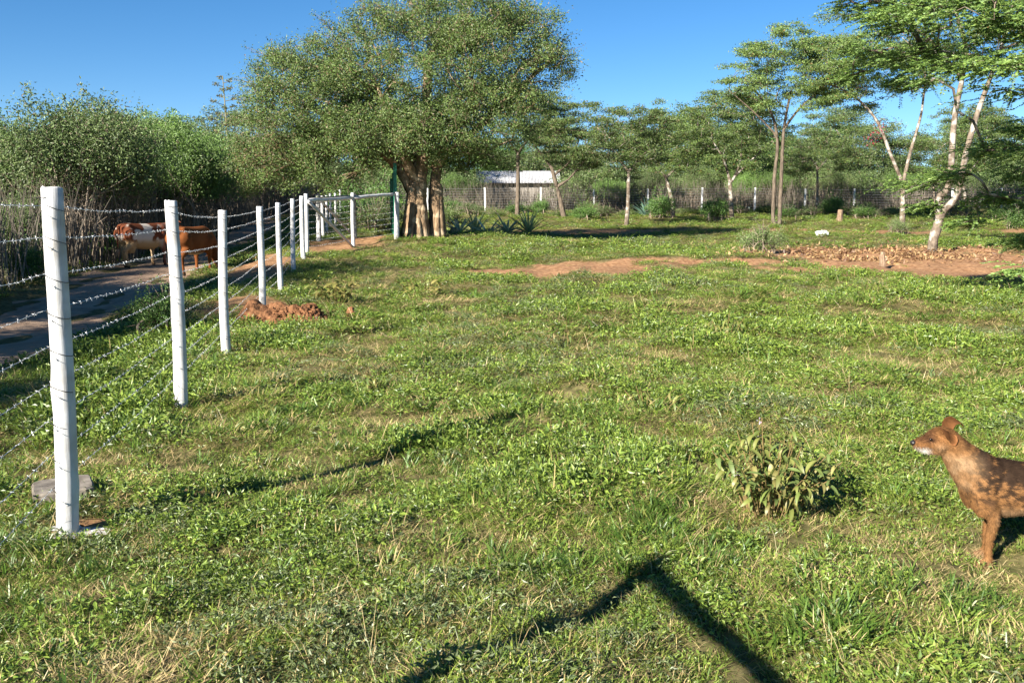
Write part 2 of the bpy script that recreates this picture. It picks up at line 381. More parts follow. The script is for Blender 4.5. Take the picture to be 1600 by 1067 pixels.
def plant(name, label, cat, tm, cm, loc, rz=0, sc=1.0, group=None, names=('trunk', 'crown')):
    e = thing(name, label, cat, loc, rz, group); e.scale = (sc, sc, sc) if np.isscalar(sc) else sc
    if tm: link(names[0], tm, e)
    if cm: link(names[1], cm, e)
    return e

OLIVE = [(5, (.100, .158, .034)), (3, (.064, .108, .024)), (3, (.140, .198, .048)), (1, (.20, .15, .08))]
ACACIA = [(5, (.120, .190, .046)), (3, (.170, .240, .055)), (2, (.070, .125, .036)), (.25, (.24, .14, .05))]
BRIGHT = [(5, (.095, .19, .038)), (3, (.135, .24, .045)), (2, (.06, .13, .032))]
GREYG = [(5, (.118, .182, .050)), (3, (.078, .128, .036)), (3, (.185, .245, .085)), (1, (.17, .14, .09))]

# ------------------------------------------------------------------ the big spreading tree
TX, TY = at(655, 36), 36.0; TZ = gz(TX, TY); S = 42.4
def lob(px, py, rx, ry, dy=0, rd=None): return ((px-655)/S, dy, (369-py)/S, rx/S, (rd or min(rx, 120))/S, ry/S)
lobes = [lob(640,120,165,112), lob(770,95,118,92,.3), lob(500,170,110,95,-.4), lob(445,225,70,82,-.6), lob(765,195,85,62,.4), lob(640,205,140,52,-.6),
         lob(862,95,40,42), lob(720,30,105,46,.2), lob(410,262,48,48,-.8), lob(530,255,70,45,-.9), lob(600,60,70,40,0), lob(470,120,60,52,0), lob(690,160,150,80,-1.2,60), lob(560,190,100,70,-1.5,60), lob(830,60,60,45,.4), lob(700,235,90,26,.6)]
pts = in_ell(1750, lobes, .55); pts = pts[pts[:, 2] > 1.6]
tr = [([(-.15,0,-.25), (-.12,0,.5), (-.05,.05,1.5), (.1,.1,3.0), (.3,.1,4.4), (.4,0,6.4)], .47, .13),
      ([(-.05,.05,1.5), (-.8,-.2,2.7), (-2.3,-.4,3.9), (-3.9,-.5,4.7)], .26, .08),
      ([(-.1,0,2.0), (-.6,-.8,3.4), (-1.2,-1.6,5.2)], .2, .06),
      ([(.1,.1,3.0), (-1.2,.6,4.8), (-2.0,1.0,6.4)], .18, .06)]
tr2 = [([(.62,.35,-.25), (.60,.35,.4), (.55,.33,1.6), (.75,.3,2.9), (1.5,.3,4.3), (2.4,.3,5.8)], .29, .09), ([(.75,.3,2.9), (2.0,.6,3.9), (3.6,.6,5.4), (4.9,.4,6.5)], .16, .05)]
sk1 = skeleton(tr, pts[pts[:, 0] < 1.0], .55, .12, .06, 2.3, .010); sk2 = skeleton(tr2, pts[pts[:, 0] >= 1.0], .55, .12, .06, 2.3, .010)
tree = thing('spreading_tree', 'large dense olive-green tree with thick rough trunks beside the gate', 'tree', (TX, TY, TZ))
for sk, rfoot, cx, cy in ((sk1, .46, -.15, 0), (sk2, .30, .62, .35)):
    mb = MB(); wood(mb, sk, 16)
    for a in np.arange(9)/9*2*np.pi+rng.random()*.3:   # buttress roots and ribs that make the trunk lumpy
        dx, dy = math.cos(a), math.sin(a); r_ = rfoot*.86
        hz = rng.uniform(1.1, 2.3)
        tube(mb, bez([(cx+dx*r_*1.35, cy+dy*r_*1.35, -.28), (cx+dx*r_*.98, cy+dy*r_*.98, .18), (cx+dx*r_*.70+.02, cy+dy*r_*.70, hz*.6), (cx+dx*r_*.38+.04, cy+dy*r_*.38, hz+.4)], 6), np.linspace(rfoot*.44, rfoot*.30, 19), 9, jit=.25)
    link('trunk', mb.mesh('big_trunk', M_BARK_BIG, True), tree)
mb = MB()
pc = pts[rng.random(len(pts)) < .9]; foliage(mb, pc, 150, (.29, .29, .23), (.05, .11), .40, .0, OLIVE); foliage(mb, pts, 24, (.5, .5, .4), (.06, .13), .42, .0, OLIVE)
brown = pts[((pts[:, 0]+5.4)**2+(pts[:, 2]-3.2)**2 < .9)]
if len(brown): foliage(mb, brown, 40, (.35, .35, .3), (.05, .1), .4, 0, [(1, (.20, .12, .065)), (1, (.15, .12, .05))])
top = pts[rng.choice(len(pts), 520)]*1.0
tw = MB()
ctr0 = np.array([-.3, 0, 4.6])
for p in top:                                           # bare twigs that stick out of the crown
    d = unit(p-ctr0+rng.normal(size=3)*.5); L = rng.uniform(.4, .95); k = np.array([p, p+d*L*.5+rng.normal(size=3)*.06, p+d*L])
    tube(tw, k, [.010, .007, .003], 3, (.16, .12, .09), False)
    foliage(mb, [k[1], k[2]], 9, (.13, .13, .13), (.05, .09), .42, 0, OLIVE)
for a in range(16):
    b0 = np.array([.4+rng.normal()*.25-.3, 0, 8.2]); d = unit(np.array([rng.normal()*.5-.2, rng.normal()*.3, 1])); tube(tw, [b0, b0+d*.5+rng.normal(size=3)*.05, b0+d*rng.uniform(.8, 1.3)], [.014, .009, .004], 3, (.2, .15, .11), False)
link('crown', mb.mesh('big_crown', M_LEAF), tree); stuff(link('twigs', tw.mesh('big_twigs', M_STICK), tree))

# ------------------------------------------------------------------ acacias inside the yard
def acacia(name, label, px, D, trunks, layers, npts, nleaf, bark, tip=.0046, pal=ACACIA, sz=(.10, .22), spread=(.5, .5, .12), group=None, asp=.28):
    """trunks and layers are given in metres from the foot: layers = (x, y, z, rx, ry, rz)"""
    x = at(px, D); e = thing(name, label, 'tree', (x, D, gz(x, D)), 0, group)
    L_ = np.array(layers); c_ = L_[:, :3].mean(0); h_ = np.ptp(L_[:, :3], axis=0)/2; pts = np.concatenate([in_ell(int(npts*2.1), layers, .15), in_ell(int(npts*.9), [(*c_, *(h_*1.02))], .35)]); sk = skeleton([(a_, b_*.72, c_*.66) for a_, b_, c_ in trunks], pts, .5, .14, .08, trunks[0][0][-1][2]*.45, tip)
    mb = MB(); wood(mb, sk, 9); link('trunk', mb.mesh('acacia_trunk', bark, True), e)
    mb = MB(); foliage(mb, pts, int(nleaf*.52), np.array(spread)*np.array([.62, .62, .75]), np.array(sz)*.78, asp+.08, .25, pal); link('crown', mb.mesh('acacia_crown', M_LEAF), e)
    return e, pts
def flat_layers(cx, z0, z1, rmax, k, rz=.17, cy=0):
    """an umbrella of many small level sprays: widest half-way up, thin near the limbs"""
    out = []
    for q in range(int(k*2.6)):
        f = rng.random(); z = z0+(z1-z0)*f; a = rng.random()*2*np.pi
        R0 = rmax*(.62+.38*math.sin(math.pi*min(1, f*1.15))) if f < .8 else rmax*(1-.55*(f-.8)/.2)
        off = R0*math.sqrt(rng.uniform(.08, .95)); rr = rmax*rng.uniform(.10, .24)
        out.append((cx+math.cos(a)*off, cy+math.sin(a)*off, z+.25*math.sin(3*a+q % 3), rr, rr, rz*rng.uniform(.6, 1.3)))
    return out
G_AC = 'acacia trees standing in the yard'
acacia('acacia_tree', 'slim acacia with straight trunk just right of the spreading tree', 808, 64, [([(0,0,-.2), (.05,0,2), (.05,0,4.0)], .22, .16), ([(.05,0,4.0), (1.0,.3,5.2), (2.4,.3,6.6)], .12, .05), ([(.05,0,4.0), (-.9,.2,5.2)], .1, .05)], flat_layers(1.0, 3.9, 8.0, 3.5, 24), 190, 75, M_BARK_BROWN, group=G_AC)
acacia('acacia_tree', 'leaning acacia in front of the corrugated roof', 880, 63, [([(.1,0,-.2), (-.25,0,1.4), (-.75,0,3.2)], .24, .17), ([(-.75,0,3.2), (-1.7,0,4.4), (-2.2,0,5.4)], .12, .05), ([(-.75,0,2.6), (.4,.2,3.6), (1.0,.2,5.0)], .13, .05), ([(.1,0,2.2), (1.3,0,3.6), (1.9,.3,4.6)], .08, .04)], flat_layers(.4, 3.2, 7.2, 3.4, 26), 210, 75, M_BARK_BROWN, pal=OLIVE, group=G_AC)
acacia('acacia_tree', 'small pale-barked acacia with a low fork near the shaded strip', 978, 52, [([(0,0,-.2), (.1,0,1.4), (.1,0,2.9)], .17, .13), ([(.1,0,2.9), (-.5,0,3.7), (-1.2,0,4.6)], .09, .03), ([(.1,0,2.9), (1.0,.2,3.9), (2.4,.2,4.5)], .09, .03)], flat_layers(.3, 2.9, 6.0, 2.8, 24), 170, 75, M_BARK_PALE, pal=OLIVE, group=G_AC)
acacia('acacia_tree', 'bent acacia behind the clipped round shrub', 1052, 62, [([(0,0,-.2), (-.1,0,1.0), (-.5,0,2.5)], .22, .15), ([(-.5,0,2.5), (-1.3,0,3.6), (-1.7,0,4.6)], .11, .04), ([(-.5,0,2.5), (.4,0,3.4), (1.6,0,4.8)], .12, .04)], flat_layers(-.2, 2.9, 6.8, 3.1, 26), 190, 75, M_BARK_PALE, group=G_AC)
acacia('acacia_tree', 'many-forked pale acacia left of the twin-trunk acacia', 1141, 60, [([(.1,0,-.2), (0,0,1.4), (-.1,0,2.4)], .22, .17), ([(-.1,0,2.4), (-.5,0,3.6), (-1.3,0,4.9)], .12, .04), ([(0,0,2.2), (.5,0,3.4), (.6,.1,4.8)], .12, .04), ([(0,0,2.4), (1.2,0,3.6), (2.6,0,4.9)], .1, .04)], flat_layers(.1, 3.2, 7.6, 3.8, 30), 260, 75, M_BARK_PALE, group=G_AC)
acacia('acacia_tree', 'tall flat-topped acacia with two slender parallel trunks', 1215, 54, [([(.1,0,-.2), (.12,0,2.6), (.18,0,5.2), (.5,0,7.3)], .17, .09), ([(-.22,.2,-.2), (-.2,.2,2.6), (-.1,.2,4.4), (-.5,.1,6.0), (-1.6,0,7.4)], .16, .08), ([(.18,0,5.2), (1.1,0,6.4), (2.6,.2,7.6)], .1, .05), ([(-.1,.2,4.8), (-1.4,0,6.0), (-2.9,-.2,7.2)], .08, .04)], flat_layers(.3, 6.2, 10.2, 4.2, 26), 330, 75, M_BARK_BROWN, group=G_AC)
eF, _ = acacia('acacia_tree', 'y-shaped acacia with long pale limbs spread wide', 1409, 51, [([(0,0,-.2), (0,0,1.2), (-.05,0,2.35)], .21, .17), ([(-.05,0,2.35), (-.7,0,3.7), (-1.6,0,5.6), (-3.0,0,6.9), (-4.6,0,7.5)], .14, .05), ([(-.05,0,2.35), (.25,0,3.9), (.7,0,5.8), (.85,0,7.2), (1.3,0,8.4)], .13, .05)], flat_layers(-1.4, 6.6, 10.0, 4.6, 20), 260, 75, M_BARK_PALE, group=G_AC)
TRG = [([(-.12,0,-.2), (-.02,0,.55), (.16,0,1.25)], .22, .20), ([(.10,0,1.0), (.05,0,1.7), (.35,0,2.2), (.45,.1,4.2), (.62,.1,5.4), (.72,.2,6.4), (.3,.2,7.6)], .16, .08), ([(.16,0,1.25), (.60,-.05,1.85), (.80,-.1,3.2), (1.15,-.1,4.6), (1.55,-.2,6.0), (1.9,-.2,7.4)], .15, .08), ([(.62,.1,5.4), (-.4,.2,6.6), (-1.6,.2,7.4)], .08, .04)]
acacia('acacia_tree', 'gnarled double-trunk acacia growing from the bare red soil', 1460, 31.2, TRG, flat_layers(.9, 6.0, 9.0, 4.2, 24), 330, 90, M_BARK_PALE, sz=(.07, .15), group=G_AC)
acacia('acacia_tree', 'thin young acacia standing by the far wire fence', 1275, 68, [([(0,0,-.2), (.05,0,1.6), (-.05,0,3.2)], .14, .1), ([(-.05,0,3.2), (-.9,0,4.2)], .07, .03), ([(0,0,3.0), (1.1,0,4.2)], .07, .03)], flat_layers(.1, 2.6, 6.4, 3.4, 26), 200, 75, M_BARK_PALE, group=G_AC)
acacia('acacia_tree', 'low acacia leaning at the far fence on the right edge', 1506, 66, [([(.2,0,-.2), (0,0,1.4), (-.4,0,2.8)], .16, .12), ([(-.4,0,2.8), (-1.2,0,4.2)], .08, .03), ([(0,0,2.6), (1.0,0,4.0)], .08, .03)], flat_layers(.1, 2.8, 7.2, 3.8, 28), 230, 75, M_BARK_PALE, group=G_AC)
# near acacia, trunk just outside the right edge, boughs hanging into the picture
NX, NY = 9.7, 13.2; NZ = gz(NX, NY)
def spot(px, py, D, r, rz=.13): return (at(px, D)-NX, D-NY, CAMZ+(347-py)/FPX*D-NZ, r, r, rz)
nl = [spot(1330,20,14.5,.45), spot(1400,45,13.5,.7), spot(1470,20,12.5,.9), spot(1560,40,12,1.0), spot(1430,95,14,.55), spot(1500,110,13,.7), spot(1580,110,12,.9), spot(1385,-30,13.5,1.0), spot(1290,-20,14.6,.4),
      spot(1360,90,16.5,.5), spot(1410,135,16.5,.5), spot(1330,120,17,.35), spot(1640,150,12.5,1.0), spot(1590,60,13,.9), spot(1660,20,13,1.2), spot(1500,-60,13,1.4),
      spot(1590,205,16,.35,.1), spot(1540,235,16.5,.45,.1), spot(1480,272,17,.45,.1), spot(1600,270,16.5,.55,.1), spot(1550,310,17,.5,.1), spot(1420,290,17.5,.35,.08), spot(1510,345,17.5,.35,.08), spot(1640,320,17,.6,.1), spot(1590,375,17,.35,.08), spot(1455,318,17.5,.25,.08), spot(1620,235,15.5,.6,.12),
      spot(1597,425,12,.14,.08), (.5,.5,4.6,2.2,2.2,.3), (2.2,-.6,4.4,1.6,1.6,.3)]
NP = np.concatenate([in_ell(max(8, int(22*l[3]/.6)), [l], .1) for l in nl])
trn = [([(0,0,-.2), (-.1,0,1.2), (-.05,.1,2.3)], .24, .19), ([(-.05,.1,2.3), (-1.1,.3,3.3), (-2.6,.5,3.7), (-4.0,.8,4.0)], .13, .03), ([(-.05,.1,2.3), (-.8,1.6,2.6), (-1.1,2.9,2.7)], .10, .03), ([(-.05,.1,2.3), (.6,-.5,3.6), (1.4,-.8,4.3)], .13, .05), ([(-.05,.1,2.3), (-1.3,-.4,3.4), (-2.4,-.8,4.2)], .1, .04)]
sk = skeleton(trn, NP, .35, .12, .05, 1.4, .006, hi=.3)
e = thing('acacia_tree', 'near acacia whose feathery boughs hang in from the upper right', 'tree', (NX, NY, NZ), 0, G_AC)
mb = MB(); wood(mb, sk, 9); link('trunk', mb.mesh('near_acacia_trunk', M_BARK_PALE, True), e)
mb = MB()
# feathery sprays: a thin twig with a double row of narrow leaves
cen = np.array([0, .2, 2.6]); tws = MB(); SP = []
for p in NP:
    for q in range(6):
        d = unit((p-cen)*np.array([.35, .35, .05])+rng.normal(size=3)*np.array([1.1, 1.1, .35])); L = rng.uniform(.22, .46); a = p+rng.normal(size=3)*np.array([.1, .1, .05])
        SP.append((a, d, L))
A = np.array([s[0] for s in SP]); Dv = np.array([s[1] for s in SP]); Ls = np.array([s[2] for s in SP])
nb = 20; tt = np.tile(np.linspace(.12, 1, nb), len(A)); own = np.repeat(np.arange(len(A)), nb)
side = unit(np.cross(Dv, np.array([0, 0, 1.]))); 
for sg in (-1, 1):
    P = A[own]+Dv[own]*(Ls[own]*tt)[:, None]+np.array([0, 0, -1.])*(tt**2*Ls[own]*.18)[:, None]
    dd = unit(side[own]*sg+Dv[own]*.55+rng.normal(size=P.shape)*.22); LL = rng.uniform(.028, .055, (len(P), 1)); WW = LL*.20
    s_ = unit(np.cross(dd, np.array([-.3, -.5, .5])+rng.normal(size=P.shape)*.9))
    V = np.stack([P, P+dd*LL*.5+s_*WW, P+dd*LL, P+dd*LL*.5-s_*WW], 1).reshape(-1, 3)
    mb.add(V, np.arange(len(P)*4).reshape(-1, 4), np.repeat(pick([(5, (.14, .235, .05)), (3, (.20, .29, .06)), (2, (.08, .15, .035))], len(P)), 4, axis=0))
link('crown', mb.mesh('near_acacia_crown', M_LEAF), e)
k = np.arange(len(A)); s_ = side*.0035
V = np.stack([A-s_, A+s_, A+Dv*Ls[:, None]+np.array([0, 0, -1.])*(Ls*.18)[:, None]], 1).reshape(-1, 3)
tws.add(V, np.arange(len(A)*3).reshape(-1, 3), (.13, .10, .07)); stuff(link('twigs', tws.mesh('near_acacia_twigs', M_STICK), e))
# red blossom hanging in the y-shaped acacia
mb = MB(); bx = np.array([[at(1362,51)-eF.location.x, -.3, 6.15-eF.location.z+.0], [at(1370,51)-eF.location.x, -.2, 5.5-eF.location.z+.4], [at(1352,51)-eF.location.x, -.3, 5.4-eF.location.z+.4]])
bx[:, 2] = [(347-215)/FPX*51+CAMZ-eF.location.z, (347-200)/FPX*51+CAMZ-eF.location.z, (347-222)/FPX*51+CAMZ-eF.location.z]
foliage(mb, bx, 36, (.26, .26, .32), (.07, .14), .5, 0, [(2, (.30, .015, .04)), (1, (.2, .03, .03))]); link('blossom', mb.mesh('red_blossom', M_LEAF), eF)

# ------------------------------------------------------------------ bushes and background trees (shared meshes)
def make_bush(h, r, nst, npts, nleaf, pal, sz=(.06, .13), low=.34, stemc=(.20, .16, .12)):
    lo = [(rng.normal()*r*.35, rng.normal()*r*.35, h*rng.uniform(low+.16, .80), r*rng.uniform(.45, .7), r*rng.uniform(.45, .7), h*rng.uniform(.14, .22)) for _ in range(9)]
    pts = in_ell(npts, lo, .45); tr = []
    mb = MB(); groups = []
    for k in range(nst):
        a = rng.random()*2*np.pi; q = r*rng.uniform(.05, .75); top = pts[rng.integers(len(pts))]
        P = bez([(math.cos(a)*q, math.sin(a)*q, -.15), (math.cos(a)*q*1.1+rng.normal()*.1, math.sin(a)*q*1.1+rng.normal()*.1, h*.25), (top+np.array([math.cos(a)*q, math.sin(a)*q, h*.3]))/2, top], 4)
        tube(mb, P, np.linspace(rng.uniform(.02, .045), .008, len(P)), 4, np.array(stemc)*rng.uniform(.6, 1.5), False)
        for s in range(5):
            b = P[rng.integers(3, len(P)-1)]; d = unit(rng.normal(size=3)+np.array([0, 0, .7])); tube(mb, [b, b+d*.35, b+d*.7+rng.normal(size=3)*.1], [.012, .008, .004], 3, np.array(stemc)*rng.uniform(.6, 1.4), False)
    tm = mb.mesh('bush_stems', M_STICK); mb = MB()
    foliage(mb, pts, nleaf, (.34*r/1.5, .34*r/1.5, .28*r/1.5), sz, .42, 0, pal)
    spr = []
    for p in pts[rng.choice(len(pts), npts//4)]:
        if p[2] > h*.6:
            for q in range(4): spr.append(p+np.array([rng.normal()*.08, rng.normal()*.08, .18*q+.1]))
    if spr: foliage(mb, spr, 9, (.09, .09, .1), sz, .42, 0, pal)
    return tm, mb.mesh('bush_crown', M_LEAF)
B_GREY = [make_bush(5.0, 1.9, 46, 330, 60, GREYG) for _ in range(2)]
B_GREEN = [make_bush(4.6, 1.8, 40, 320, 60, [(5, (.120, .215, .042)), (3, (.165, .27, .055)), (2, (.07, .13, .03))]) for _ in range(2)]
B_LOW = [make_bush(1.1, .85, 14, 90, 60, BRIGHT, (.05, .1), .1), make_bush(1.0, .8, 14, 80, 60, GREYG, (.04, .08), .1), make_bush(.8, .8, 10, 80, 60, OLIVE, (.04, .09), .1)]
def make_bg(h, r, pal, npts=380, nleaf=62):
    tr = [([(0,0,-.2), (.1,0,h*.3), (.2,.1,h*.6)], .2, .1), ([(.1,0,h*.3), (-r*.4,0,h*.55)], .11, .05), ([(.15,0,h*.4), (r*.5,.3,h*.65)], .1, .05)]
    pts = in_ell(npts, [(rng.normal()*r*.45, rng.normal()*r*.45, h*rng.uniform(.30, .95), r*rng.uniform(.3, .6), r*rng.uniform(.3, .6), h*rng.uniform(.06, .16)) for _ in range(22)], .3)
    mb = MB(); wood(mb, skeleton(tr, pts, .6, .14, .06, h*.2, .007), 7, .012); tm = mb.mesh('bg_trunk', M_BARK_PALE, True)
    mb = MB(); foliage(mb, pts, nleaf, (.6, .6, .22), (.12, .24), .38, .4, pal); return tm, mb.mesh('bg_crown', M_LEAF)
B_THICK = [make_bush(3.4, 2.4, 30, 330, 60, GREYG, (.10, .20), .02), make_bush(3.2, 2.4, 30, 330, 60, [(5, (.085, .14, .04)), (3, (.06, .10, .03)), (2, (.13, .19, .05))], (.10, .20), .02)]
BG = [make_bg(8.0, 3.7, ACACIA), make_bg(7.4, 3.6, OLIVE), make_bg(7.8, 3.7, GREYG), make_bg(6.4, 3.4, BRIGHT)]

# roadside hedge on the left
def hedge_x(y): return -12.5-.125*(y-22)
hed = [(-9,4.2,0),(-6.4,4.3,1),(-3.9,4.2,0),(-1.4,4.3,0),(1.0,4.1,1),(3.4,4.2,0),(5.8,4.0,0),(8.2,4.2,0),(10.6,4.6,1),(13.2,7.0,0),(15.8,7.2,0),(18.6,4.0,0),(20.8,2.2,1),(22.8,1.9,0),(24.8,2.0,0),(27.0,2.2,0),(29.6,5.0,1),(31.8,5.4,1),(33.8,4.8,0),(36.0,3.6,0),(38.4,5.2,2),(40.6,5.6,2),(43.0,5.5,2),(45.6,5.2,2),(48.4,5.0,0),(51.4,5.4,1),(54.6,5.6,0),(58,5.4,1),(62,5.6,0),(66,5.6,1),(70,5.6,0),(75,5.8,1)]
HL = {0: 'grey-green bush with bare stems in the hedge left of the dirt road', 1: 'tall dark-leaved bush rising above the hedge left of the dirt road', 2: 'bright green rounded bush in the hedge behind the brown cow'}
HN = {29.6: 'tall dark-leaved hedge bush directly above the pied cow', 31.8: 'tallest bush of the roadside hedge, right of the pied cow', 33.8: 'grey-green hedge bush above the second fence post', 36.0: 'hedge bush just right of the second fence post',
      38.4: 'bright green rounded hedge bush above the brown cow', 40.6: 'bright green hedge bush right of the brown cow', 43.0: 'bright green hedge bush between the third and fourth fence posts', 45.6: 'last bright green bush of the hedge below the agave mast',
      20.8: 'low dark bush in the gap of the hedge at the left edge', 22.8: 'low grey-green bush in the gap of the hedge at the left edge', 24.8: 'low grey-green bush among brushwood left of the nearest post', 27.0: 'low grey-green bush among brushwood right of the nearest post'}
for q, (y, h, kd) in enumerate(hed):
    x = hedge_x(y)+rng.normal()*.25-(1.9 if 11 < y < 18 else 0)+(1.1 if kd == 2 else 0); src = (B_GREEN if kd == 2 else B_GREY)[q % 2]; sc = h/5.0
    plant('hedge_bush', HN.get(y, 'hedge bush of the near stretch left of the road, mostly outside the picture' if y < 20 else HL[kd].replace('left of', 'far along')), 'bush', *src, (x, y, gz(x, y)), rng.random()*6.28, (sc*1.0, sc*1.0, sc*(1.08 if kd == 2 else 1.0)), 'hedge bushes along the dirt road', ('stems', 'crown'))
for q in range(10):   # second row, deeper
    y = 31+q*4.6; x = hedge_x(y)-2.8+rng.normal()*.4; src = (B_GREY if q % 3 else B_GREEN)[q % 2]
    plant('hedge_bush', HL[0], 'bush', *src, (x, y, gz(x, y)), rng.random()*6.28, rng.uniform(.85, 1.02), 'hedge bushes along the dirt road', ('stems', 'crown'))
for q in range(34):
    x = -34+q*2.9+rng.normal()*.5; D = 78.5+rng.random()*2.5
    if -4.6 < x < 5.4: D = 95
    plant('thicket_bush', 'dense low bush in the thicket behind the brushwood barrier', 'bush', *B_THICK[q % 2], (x, D, gz(x, D)), rng.random()*6.28, rng.uniform(.85, 1.15), 'thicket behind the brushwood barrier', ('stems', 'crown'))
for x, y, sc_ in ((-18.2, 33.5, 1.0), (-17.6, 36.5, .8), (-19.6, 36.0, 1.05), (-20.6, 40.0, .9), (-21.5, 38.0, 1.05)):
    plant('hedge_bush', 'grey-green bush set back behind the low stretch of the roadside hedge', 'bush', *B_GREY[int(y) % 2], (x, y, gz(x, y)), rng.random()*6.28, sc_, 'hedge bushes along the dirt road', ('stems', 'crown'))
for q in range(26):
    x = -42+q*4.0+rng.normal()*.5; D = 112+rng.random()*4
    plant('thicket_bush', 'dense low bush in the thicket behind the brushwood barrier', 'bush', *B_THICK[q % 2], (x, D, gz(x, D)), rng.random()*6.28, rng.uniform(1.3, 1.7), 'thicket behind the brushwood barrier', ('stems', 'crown'))
# dead brushwood along the foot of both hedges: far too many sticks to count
def brush(name, label, line, hgt, step, depth, rad=.011, tone=1.0):
    mb = MB(); e = thing(name, label, 'brush fence', (line[0][0], line[0][1], gz(*line[0])))
    P = np.array(line, float); L = np.linalg.norm(P[1]-P[0]); n = int(L/step); t = rng.random(n); B = P[0]+(P[1]-P[0])*t[:, None]; nrm = np.array([-(P[1]-P[0])[1], (P[1]-P[0])[0]])/L
    B = B+nrm*(rng.random((n, 1))-.5)*depth; z = zfun(B[:, 0], B[:, 1]); H = hgt*rng.uniform(.55, 1.15, n)
    lean = rng.normal(size=(n, 2))*.16; wv = rad*rng.uniform(.6, 1.5, n)
    for k in range(3):
        a = k*2.094; o = np.c_[np.cos(a)*wv, np.sin(a)*wv]
        o2 = np.c_[np.cos(a+2.094)*wv, np.sin(a+2.094)*wv]
        mid = lean*.5+rng.normal(size=(n, 2))*.0
        V = np.stack([np.c_[B+o, z-.1], np.c_[B+o2, z-.1], np.c_[B+mid*H[:, None]+o2*.8, z+H*.55], np.c_[B+mid*H[:, None]+o*.8, z+H*.55], np.c_[B+lean*H[:, None]*1.1+o2*.3, z+H], np.c_[B+lean*H[:, None]*1.1+o*.3, z+H]], 1)
        f = np.arange(n)[:, None]*6; f = np.concatenate([f+np.array([[0, 1, 2, 3]]), f+np.array([[3, 2, 4, 5]])])
        g0 = rng.uniform(.3, 1.15, (n, 1))*(.55+.9*fbm(B[:, :1]*.5, B[:, 1:]*.5, 77, 2)) if k == 0 else g0
        mb.add(V.reshape(-1, 3)-np.array(e.location), f, np.repeat(np.array([[.42, .36, .28]])*tone*g0, 6, axis=0))
    stuff(link('sticks', mb.mesh('sticks', M_STICK), e)); return e
FY = 70.0
brush('brush_fence', 'grey brushwood barrier behind the far wire fence', [(-24, FY+2.2), (46, FY+2.2)], 2.1, .0125, 1.2, .014, .62)
brush('brush_fence', 'dark brushwood barrier at the foot of the roadside hedge', [(hedge_x(14)+.5, 14), (hedge_x(68)+.5, 68)], 2.3, .020, 1.3, .012, .55)
# background trees and bushes behind the far fence
for q in range(21):
    x = -32+q*4.2+rng.normal()*1.2; D = 79+rng.random()*10; k = (q*7+q//3) % 4
    if -5 < x < 6: D = 95
    plant('background_tree', ['dense acacia in the tree belt behind the brushwood barrier', 'olive-leaved tree in the tree belt behind the brushwood barrier', 'grey-green tree in the tree belt behind the brushwood barrier', 'bright green tree in the tree belt behind the brushwood barrier'][k], 'tree', *BG[k], (x, D, gz(x, D)), rng.random()*6.28, rng.uniform(.85, 1.1), 'tree belt behind the far fence')
for q in range(16):
    x = -44+q*7.4+rng.normal()*1.5; D = 96+rng.random()*16; k = (q*5+1) % 4
    plant('background_tree', ['dense acacia in the tree belt behind the brushwood barrier', 'olive-leaved tree in the tree belt behind the brushwood barrier', 'grey-green tree in the tree belt behind the brushwood barrier', 'bright green tree in the tree belt behind the brushwood barrier'][k], 'tree', *BG[k], (x, D, gz(x, D)), rng.random()*6.28, rng.uniform(1.0, 1.3), 'tree belt behind the far fence')
for q in range(22):
    x = -20+q*3.1+rng.normal()*.6; D = 75+rng.random()*3; s_ = (B_GREEN+B_GREY)[q % 4]
    if -3 < x < 5: continue
    plant('background_bush', 'leafy bush growing just behind the brushwood barrier', 'bush', *s_, (x, D, gz(x, D)), rng.random()*6.28, rng.uniform(.55, .8), 'bushes behind the brushwood barrier', ('stems', 'crown'))

# ------------------------------------------------------------------ white post and barbed wire fence
STR = [1.72, 1.555, 1.36, 1.175, .98, .79, .60, .41, .235]
def post_mesh(h, r, lean=(0, 0), mt=None, n=16, knots=3):
    zs = np.concatenate([[-.3], np.linspace(0, h, 15)]); mb = MB()
    a = np.arange(n)*2*np.pi/n; ph = rng.random(4)*6.28
    rr = r*(1.06-.10*np.clip(zs/h, 0, 1))
    V = []
    for z, q in zip(zs, rr):
        f = 1+.035*np.sin(a*2+ph[0]+z*.7)+.02*np.sin(a*5+ph[1]+z*2)+rng.normal(size=n)*.008
        sway = .012*math.sin(z*2.1+ph[2])
        V.append(np.c_[np.cos(a)*q*f+lean[0]*z+sway, np.sin(a)*q*f+lean[1]*z+.008*math.sin(z*2.6+ph[3]), np.full(n, z)+(rng.normal(size=n)*.004 if z == h else 0)])
    V.append(V[-1]*1.0); t = V[-1]; c = t.mean(0); V[-1] = c+(t-c)*np.array([.86, .86, 1])+np.array([0, 0, .007])
    for k in range(knots):
        i = rng.integers(3, 14); j = rng.integers(n); V[i][j, :2] += (V[i][j, :2]-V[i][:, :2].mean(0))*.16
    m = len(V); i, j = np.meshgrid(np.arange(m-1), np.arange(n), indexing='ij'); i = i.ravel(); j = j.ravel(); j2 = (j+1) % n
    mb.add(np.concatenate(V), np.c_[i*n+j, i*n+j2, (i+1)*n+j2, (i+1)*n+j]); mb.F[(n, 0)] = [np.array([(m-1)*n+np.arange(n)])]
    return mb.mesh('post', mt or M_PAINT, True)
def ring_mesh(r, tilt):
    mb = MB(); a = np.linspace(0, 2*np.pi, 25); tube(mb, np.c_[np.cos(a)*r, np.sin(a)*r, -np.cos(a)*r*tilt], .0019, 4, (.035, .033, .03), False); return mb.mesh('wire_tie', M_TIE)
